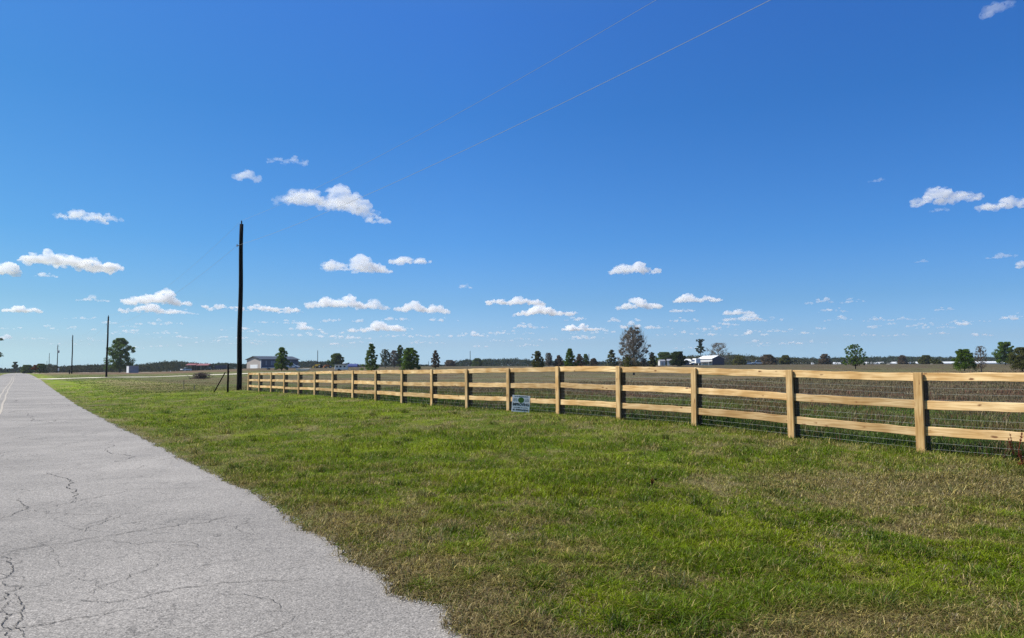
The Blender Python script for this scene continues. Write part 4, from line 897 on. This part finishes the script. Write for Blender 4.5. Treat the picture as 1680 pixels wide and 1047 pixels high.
# flat white trailer and the low pale boat hull
e = root_at('flat_trailer', 442.5, 195, R(6), 'long flat white trailer left of the bushy tree before the metal building', 'trailer')
MB().box(-1.75, 1.75, -.8, .8, .42, .56).build('deck', M['white'], e); wheel(e, -.3, -.85, .26); wheel(e, -.3, .85, .26); MB().box(1.76, 2.6, -.05, .05, .4, .5).build('drawbar', M['tin'], e)
e = root_at('boat_hull', 497, 165, R(3), 'low pale boat hull lying behind the top board of the fence', 'boat')
MB().add([(-1.5, -.5, .5), (1.3, -.5, .5), (1.8, 0, .56), (1.3, .5, .5), (-1.5, .5, .5), (-1.4, -.3, .12), (1.0, -.3, .12), (1.3, 0, .2), (1.0, .3, .12), (-1.4, .3, .12)],
         [(5, 9, 8, 7, 6), (0, 1, 6, 5), (1, 2, 7, 6), (2, 3, 8, 7), (3, 4, 9, 8), (4, 0, 5, 9), (0, 4, 3, 2, 1)]).build('hull', M['white'], e); MB().bbox(-1.52, -1.1, -.45, .45, .505, .62, .02).build('transom', M['offwhite'], e)
# farm machines
def machine(px, Y, rz, paint, label, s_=1.0):
    e = root_at('farm_machine', px, Y, R(rz), label, 'farm machine', 'farm machines beyond the fence')
    MB().prism([(-.6*s_, .7*s_), (1.5*s_, .7*s_), (1.5*s_, 1.35*s_), (.1*s_, 1.5*s_), (-.6*s_, 1.4*s_)], -.4*s_, .4*s_).build('hood', paint, e)
    for x in (-1.1, -.1):
        for y in (-.45, .45): MB().box(x*s_, (x+.08)*s_, y*s_, (y+.08)*s_, 1.41*s_ if x > -.6 else .9*s_, 2.2*s_).build('canopy_post', M['blackp'], e)
    MB().box(-1.25*s_, .15*s_, -.6*s_, .6*s_, 2.2*s_, 2.3*s_).build('canopy', M['creosote'], e)
    MB().prism([(1.6*s_, .15*s_), (2.3*s_, .15*s_), (2.1*s_, .9*s_), (1.6*s_, .9*s_)], -.8*s_, .8*s_).build('bucket', paint, e)
    MB().tube([(.3*s_, -.5*s_, 1.2*s_), (1.3*s_, -.5*s_, 1.4*s_), (1.8*s_, -.5*s_, .8*s_)], .07*s_, 6).build('loader_arm', paint, e)
    wheel(e, -.7*s_, -.65*s_, .62*s_, .35); wheel(e, -.7*s_, .65*s_, .62*s_, .35); wheel(e, 1.0*s_, -.6*s_, .38*s_, .25); wheel(e, 1.0*s_, .6*s_, .38*s_, .25)
machine(523, 225, 165, M['yel'], 'yellow loader with a dark canopy, the left one of two farm machines', .8)
machine(539, 222, 200, M['org'], 'orange tractor right beside the yellow loader', .7)
# white camper and the blue canopy
Y = 160; pxm = Y/F_PX
e = root_at('camper', 549, Y, R(4), 'white boxy camper with dark windows standing behind the fence', 'camper')
MB().bbox(0, 2.6, 0, 1.8, .35, 1.45, .05).build('body', M['white'], e); MB().box(-.15, 2.75, -.35, 1.95, 1.47, 1.54).build('roof', M['tin'], e); MB().bbox(1.6, 2.2, .4, 1.0, 1.545, 1.82, .05).build('roof_unit', M['white'], e)
for x in (.3, 1.05, 1.9): pane(e, 'window', x, x+.4, -.03, .01, .85, 1.2, M['navy'])
wheel(e, .9, .05, .28); wheel(e, .9, 1.7, .28)
e = root_at('blue_canopy', 568.5, 175, R(5), 'blue tarp canopy on thin legs right of the white camper', 'canopy')
n = 8; arc = [(-.1+.0, .0)]; mb = MB(); vs = []
for k in range(n+1):
    t = math.pi*k/n; vs += [(0, 1.2-1.2*math.cos(t), .75+.75*math.sin(t)), (2.5, 1.2-1.2*math.cos(t), .75+.75*math.sin(t))]
mb.add(vs, [(2*k, 2*k+1, 2*k+3, 2*k+2) for k in range(n)]); mb.build('cover', M['blue'], e)
for x in (.05, 1.2, 2.4):
    for y in (.03, 2.37): MB().box(x, x+.06, y-.03, y+.03, 0, .78).build('leg', M['tin'], e)
# long white greenhouses
for k, (a, b_, Y, lb) in enumerate(((1273, 1284, 620, 'shortest length of white greenhouse, leftmost behind the yellow green bush'), (1296, 1336, 640, 'long white greenhouse right of the small yellow green bush'), (1360, 1380, 640, 'short white greenhouse directly left of the lone spreading tree'),
                                (1421, 1456, 640, 'white greenhouse directly right of the lone spreading tree'), (1460, 1508, 620, 'white greenhouse behind the right brown bush'), (1536, 1576, 560, 'bright white greenhouse left of the rounded leaning tree'), (1598, 1652, 560, 'rightmost white greenhouse behind the small bare tree'))):
    pA = P(a, hor(a), Y); L = (b_-a)/F_PX*Y; pm = Y/F_PX; e = root_at('greenhouse', a, Y, 0, lb, 'greenhouse', 'white greenhouses before the right woods')
    z = e.location.z; tp = P(a, hor(a)-(6.9 if k < 5 else 6.6), Y).z-z; n = 6; vs = []
    for q_ in range(n+1):
        t = math.pi*q_/n; vs += [(0, 4-4*math.cos(t), tp*(.45+.55*math.sin(t))), (L, 4-4*math.cos(t), tp*(.45+.55*math.sin(t)))]
    MB().add(vs, [(2*i_, 2*i_+1, 2*i_+3, 2*i_+2) for i_ in range(n)]).build('roof', M['white'], e)
    MB().box(.02, L-.02, .05, 7.95, 0, tp*.449).build('wall', M['offwhite'], e)
# thin far poles
for px, yt, Y, lb in ((521, 574, 260, 'thin far pole above the yellow loader'), (771.5, 575, 300, 'thin dark far pole above the middle of the fence'), (703, 592, 400, 'very short thin far pole left of the narrow grey brown tree'), (966.5, 580, 260, 'thin dark pole beside the tiny ragged tree')):
    b = P(px, hor(px), Y); z = gzf(b.x, Y); H = P(px, yt, Y).z-z
    e = empty('far_pole', (b.x, Y, z)); tag(e, lb, 'pole'); MB().tube([(0, 0, -.2), (0, 0, H-.3)], [.13, .10], 8).build('shaft', M['creosote'], e, True); MB().tube([(0, 0, H-.3), (0, 0, H)], .05, 6).build('insulator', M['tin'], e)
# small roadside things
b = P(114, 614, 200); z = gzf(b.x, 200); o = MB().tube([(0, 0, -.2), (0, 0, 1.1), (0, 0, 1.2)], [.14, .13, .08], 8).build('short_post', M['creosote'], None, True); o.location = (b.x, 200, z); tag(o, 'short dark post at the foot of the third utility pole', 'post')
e = root_at('mailbox', 65.5, 240, R(30), 'black roadside mailbox on a post right of the rust coloured tree', 'mailbox')
MB().prism([(-.25, 1.05), (.25, 1.05), (.25, 1.3), (.12, 1.45), (-.12, 1.45), (-.25, 1.3)], -.35, .35).build('box', M['blackp'], e); MB().box(-.06, .06, -.06, .06, -.2, 1.045).build('post', M['bark'], e)
e = root_at('marker_sign', 95.8, 285, R(5), 'narrow white marker beside the foot of the transformer pole', 'marker')
MB().bbox(-.25, .25, -.03, .03, .9, 1.9, .02).build('panel', M['white'], e); MB().box(-.04, .04, .035, .08, -.2, 1.7).build('post', M['tin'], e)

# red seeding weeds at the right edge
def weed(px, py, Y, h, label, red):
    b = P(px, py, Y); e = empty('dock_weed', (b.x, Y, gzf(b.x, Y))); tag(e, label, 'weed', 'seeding weeds'); mb = MB(); cs = []
    for k in range(5):
        a = random.random()*6.28; hh = h*random.uniform(.6, 1); tip = Vector((math.cos(a)*h*.2, math.sin(a)*h*.2, hh)); mb.tube([(0, 0, -.02), tuple(tip*.5), tuple(tip)], [.006, .005, .002], 4)
        cs += [tuple(tip*f) for f in (.62, .72, .82, .92)]
    mb.build('stem', M['weed'], e); V, Fx = leaf_cloud(np.array(cs), np.full(len(cs), .018 if h > .3 else .006), 420 if h > .3 else 90, .012); np_mesh('seed_head', V, Fx, 4, M['weed'], e)
    V, Fx = leaf_cloud(np.array([(0, 0, .06), (.05, .03, .1), (-.06, -.02, .05)]), np.array([.08, .07, .08])*min(1, h*1.6), 120, .05 if h > .3 else .02); np_mesh('basal_foliage', V, Fx, 4, M['weed' if red else 'weedg'], e)
weed(1667, 748, 11.8, .50, 'tall red brown seeding weed against the bottom board at the right edge', False)
weed(1679, 765, 11.2, .30, 'low deep red leafy weed at the right edge, before the tall one', True)
weed(1070, 800, 9.4, .13, 'short dark red seed stem in the middle of the grass verge', False)

#@@CLOUDS
# ------------------------------------------------------------------ fair weather clouds
def cloud_mat(name, dens):
    m = bpy.data.materials.new(name); m.use_nodes = True; n = m.node_tree; n.nodes.clear(); out = nd(n, 'ShaderNodeOutputMaterial'); v = nd(n, 'ShaderNodeVolumePrincipled')
    v.inputs['Color'].default_value = (.99, .99, .99, 1); v.inputs['Density'].default_value = dens; v.inputs['Anisotropy'].default_value = .15
    tc = nd(n, 'ShaderNodeTexCoord'); t = nd(n, 'ShaderNodeTexNoise'); t.inputs['Scale'].default_value = 1.0; t.inputs['Detail'].default_value = 5; t.inputs['Roughness'].default_value = .6; mpc = nd(n, 'ShaderNodeMapping'); q_ = 1/110 if name.endswith('far') else 1/85; mpc.inputs['Scale'].default_value = (q_*.8, q_*.8, q_*(2.0 if name.endswith(('far', 'thin')) else 1.3))
    mr = nd(n, 'ShaderNodeMapRange'); mr.inputs[1].default_value = .36; mr.inputs[2].default_value = .64; mr.inputs[3].default_value = 0; mr.inputs[4].default_value = dens*1.8
    n.links.new(tc.outputs['Object'], mpc.inputs[0]); n.links.new(mpc.outputs[0], t.inputs['Vector']); n.links.new(t.outputs['Fac'], mr.inputs[0]); n.links.new(mr.outputs[0], v.inputs['Density'])
    m.cycles.volume_step_rate = .5
    n.links.new(v.outputs[0], out.inputs['Volume']); m.volume_intersection_method = 'FAST' if hasattr(m, 'volume_intersection_method') else None
    return m
def ico():
    import bmesh
    bm = bmesh.new(); bmesh.ops.create_icosphere(bm, subdivisions=2, radius=1); v = np.array([tuple(a.co) for a in bm.verts]); f = [tuple(a.index for a in b.verts) for b in bm.faces]; bm.free(); return v, np.array(f)
IV, IF = ico()
CM = {k: cloud_mat('cloud_vapour_'+k, d) for k, d in (('dense', .013), ('mid', .0085), ('thin', .0055), ('far', .0065))}
ALT = 1150.0
def cloud(px, py, w, h, label, dens='dense', group='fair weather clouds', lumps=None, tilt=0, seed_=0, name='cloud'):
    rs = np.random.default_rng(int(px*13+py*7)+seed_); w *= 1.15; h *= 1.35
    el = (hor(px)-py-h/2)/F_PX; el = max(el, .02)
    Y = ALT/el
    c = P(px, py, Y); s = Y/F_PX; W_, H_ = w*s, h*s
    n = lumps or int(np.clip(w*.9, 16, 90)); Vs = []; Fs = []
    base_z = -H_/2
    ph = rs.random()*6
    for i in range(n):
        t = rs.uniform(-1, 1); env = max(.12, (1-abs(t)**2.2))*(.55+.45*math.sin(t*5+ph)*math.sin(t*2+ph*2))
        env = max(.15, env)
        r = H_*rs.uniform(.10, .30)*(.5+.6*env)
        x = t*(W_/2-r*1.3); z = base_z+r*.6+(H_*env-1.2*r)*max(0, rs.random()) if H_*env > 1.2*r else base_z+r*.6
        y = rs.uniform(-1, 1)*W_*.22
        sc = np.array([r*rs.uniform(1.3, 2.3), r*rs.uniform(1.2, 2.0), r*rs.uniform(.75, 1.0)])
        v = IV*sc*(1+.16*rs.normal(0, 1, (len(IV), 1)))
        v[:, 2] = np.where(v[:, 2] < 0, v[:, 2]*.6, v[:, 2])
        v = v+np.array([x, y, z+tilt*x]); Fs.append(IF+len(IV)*i); Vs.append(v)
    V = np.concatenate(Vs); Fx = np.concatenate(Fs)
    me = bpy.data.meshes.new('tmp'); me.from_pydata(V.tolist(), [], Fx.tolist()); o = bpy.data.objects.new('tmp', me); C.objects.link(o)
    md = o.modifiers.new('r', 'REMESH'); md.mode = 'VOXEL'; md.voxel_size = max(W_/170, s*.6)
    me2 = bpy.data.meshes.new_from_object(o.evaluated_get(bpy.context.evaluated_depsgraph_get())); bpy.data.objects.remove(o)
    # fractal ruffling of the surface
    k = len(me2.vertices)
    if k:
        co = np.empty(k*3, np.float32); me2.vertices.foreach_get('co', co); co = co.reshape(-1, 3).astype(float); nn = np.empty(k*3, np.float32); me2.vertices.foreach_get('normal', nn); nn = nn.reshape(-1, 3)
        q_ = co/H_*3.0
        d = (fbm(q_[:, 0]+q_[:, 2]*.7+ph*9, q_[:, 1]*.8+q_[:, 2]*1.3+5, 4)-.5)+(fbm(q_[:, 0]*2.7-q_[:, 2]*1.7+ph*5, q_[:, 2]*2.7+q_[:, 1], 3)-.5)*.6
        co = co+nn*(d*H_*.30)[:, None]; me2.vertices.foreach_set('co', co.astype(np.float32).ravel()); me2.update()
    me2.materials.clear(); me2.materials.append(CM[dens]); me2.name = name
    o = bpy.data.objects.new(name, me2); C.objects.link(o); o.location = c; o.rotation_euler.z = -math.atan2(c.x, c.y)
    return tag(o, label, 'cloud', group)
CL = [
 (540, 316, 120, 30, 'largest cloud, broad and ragged, right of the tall pole', 'mid', -.10), (492, 322, 76, 20, 'ragged left wing of the largest cloud', 'thin', 0), (572, 332, 88, 24, 'trailing right wing of the largest cloud', 'mid', -.15), (620, 356, 40, 14, 'small puff just below the right end of the largest cloud', 'mid', 0),
 (470, 260, 60, 11, 'small flat cloud above the tall pole, highest on the left', 'mid', 0), (407, 284, 38, 19, 'small puff straight above the tall pole', 'mid', 0),
 (132, 350, 72, 16, 'small white cloud at upper left over the first far pole', 'dense', -.04), (178, 355, 46, 10, 'low right tail of the small upper left cloud', 'mid', 0),
 (110, 421, 120, 28, 'long bright cloud at left, the second largest', 'dense', -.06), (165, 430, 66, 16, 'right end of the long bright cloud at left', 'dense', 0), (4, 438, 46, 22, 'bright cloud cut by the left edge of the view', 'dense', 0), (75, 449, 34, 8, 'small flat cloud below the long bright one at left', 'mid', 0),
 (37, 503, 50, 14, 'small domed cloud low at the far left', 'dense', 0), (152, 489, 44, 8, 'faint flat cloud left of the stacked pair', 'thin', 0), (258, 485, 96, 22, 'upper cloud of the stacked pair left of the tall pole', 'mid', 0), (248, 504, 88, 14, 'lower cloud of the stacked pair left of the tall pole', 'mid', 0),
 (419, 502, 136, 13, 'long flat cloud crossing behind the tall pole', 'dense', -.02), (578, 428, 90, 24, 'ragged thin cloud right of the tall pole', 'mid', -.05), (610, 438, 60, 14, 'right tail of the ragged thin cloud', 'mid', 0), (672, 423, 62, 15, 'small dense cloud right of the ragged thin one', 'dense', 0),
 (560, 493, 100, 18, 'wide low cloud right of the pole, left half', 'mid', 0), (612, 497, 50, 16, 'wide low cloud right of the pole, right half', 'thin', 0), (694, 500, 78, 18, 'low cloud with a left dome above the fence middle', 'mid', -.04), (620, 534, 84, 15, 'small low cloud above the pointed pale green tree', 'mid', 0),
 (1040, 437, 74, 18, 'lone bright cloud high over the big grey tree', 'dense', 0), (845, 490, 88, 15, 'low domed cloud above the middle of the fence, upper left of two', 'dense', -.03), (892, 508, 94, 14, 'low flat cloud above the middle of the fence, lower right of two', 'dense', 0),
 (1050, 495, 68, 17, 'pale cloud above the big grey tree', 'mid', 0), (1143, 486, 70, 14, 'bright flat cloud right of the one over the big grey tree', 'dense', 0), (1118, 506, 38, 9, 'little cloud under the bright flat one', 'mid', 0), (953, 535, 56, 12, 'low cloud just left of the big grey tree', 'dense', 0),
 (1210, 508, 44, 12, 'small ragged cloud above the bare grey tree', 'mid', 0), (1218, 518, 56, 12, 'lower half of the small ragged cloud', 'thin', 0),
 (1550, 318, 92, 21, 'bright cloud at upper right, left of the one at the edge', 'dense', 0), (1650, 328, 78, 20, 'bright cloud at the right edge of the view', 'dense', 0), (1636, 6, 46, 22, 'wispy cloud in the top right corner', 'thin', .2),
 (1643, 418, 40, 8, 'small thin cloud at right, mid height', 'thin', 0), (1676, 432, 20, 12, 'tiny bright puff at the right edge', 'mid', 0), (1510, 427, 22, 6, 'tiny puff left of the small thin cloud at right', 'thin', 0),
 (1440, 294, 26, 7, 'faint wisp left of the bright upper right cloud', 'thin', 0), (763, 468, 22, 8, 'tiny faint puff above the middle of the fence', 'thin', 0), (1540, 342, 30, 8, 'faint wisp under the bright upper right cloud', 'thin', 0),
]
for px, py, w, h, lb, dn, tl in CL: cloud(px, py, w, h, lb, dn, tilt=tl)
small = [(76, 534, 92, 9), (140, 519, 40, 6), (240, 527, 44, 8), (210, 543, 42, 8), (180, 527, 18, 6), (275, 526, 34, 8), (308, 511, 24, 6), (455, 525, 48, 7), (565, 522, 52, 9), (500, 534, 40, 11), (545, 549, 36, 7), (490, 547, 50, 6), (410, 540, 22, 6), (300, 551, 60, 6), (385, 551, 44, 6), (270, 543, 30, 6), (727, 521, 34, 8), (750, 547, 70, 8),
         (690, 549, 30, 6), (1022, 521, 40, 9), (945, 520, 26, 8), (990, 541, 30, 7), (1040, 532, 46, 10), (1120, 522, 34, 8), (1170, 546, 40, 6), (1262, 523, 28, 6), (1270, 540, 34, 7), (1345, 491, 30, 9), (1397, 491, 28, 8), (1370, 507, 36, 7), (1376, 521, 30, 7), (1440, 522, 40, 7), (1482, 521, 22, 6), (1552, 504, 22, 7), (1660, 518, 34, 9), (1408, 547, 34, 6), (1606, 547, 26, 6), (1540, 545, 22, 5), (1465, 548, 30, 5), (1520, 521, 26, 5), (1580, 527, 18, 9), (860, 533, 60, 7), (700, 560, 40, 5), (820, 557, 36, 5), (1110, 545, 44, 6), (1230, 545, 36, 8), (150, 556, 30, 5), (50, 553, 34, 5), (350, 560, 44, 5), (650, 548, 36, 6), (900, 556, 40, 5), (8, 552, 20, 8), (1190, 528, 30, 8), (600, 560, 36, 5), (1330, 560, 34, 5), (1320, 545, 22, 5)]
srs = np.random.default_rng(99)
for i_ in range(46):
    yy_ = 515+55*srs.random()**.8; small.append((srs.uniform(0, 1680) if i_ % 2 else srs.uniform(100, 1300), yy_, srs.uniform(26, 60)*(1-.3*(yy_-515)/55), srs.uniform(5, 9)*(1-.35*(yy_-515)/55)))
for px, py, w, h in small: cloud(px, py, w*1.35, h*1.15, 'one of the many small flat clouds strung low above the horizon', 'far', 'small low clouds near the horizon', lumps=14)
#@@HAZE
# ------------------------------------------------------------------ the air near the ground
hm = bpy.data.materials.new('haze_air'); hm.use_nodes = True; n = hm.node_tree; n.nodes.clear(); ho = nd(n, 'ShaderNodeOutputMaterial'); hv = nd(n, 'ShaderNodeVolumePrincipled')
hv.inputs['Color'].default_value = (.80, .90, 1.0, 1); hv.inputs['Density'].default_value = .00011; hv.inputs['Anisotropy'].default_value = .0
n.links.new(hv.outputs[0], ho.inputs['Volume'])
haze = MB().box(-31000, 31000, -31000, 31000, -1.6, 24).build('haze', hm); tag(haze, kind='stuff')
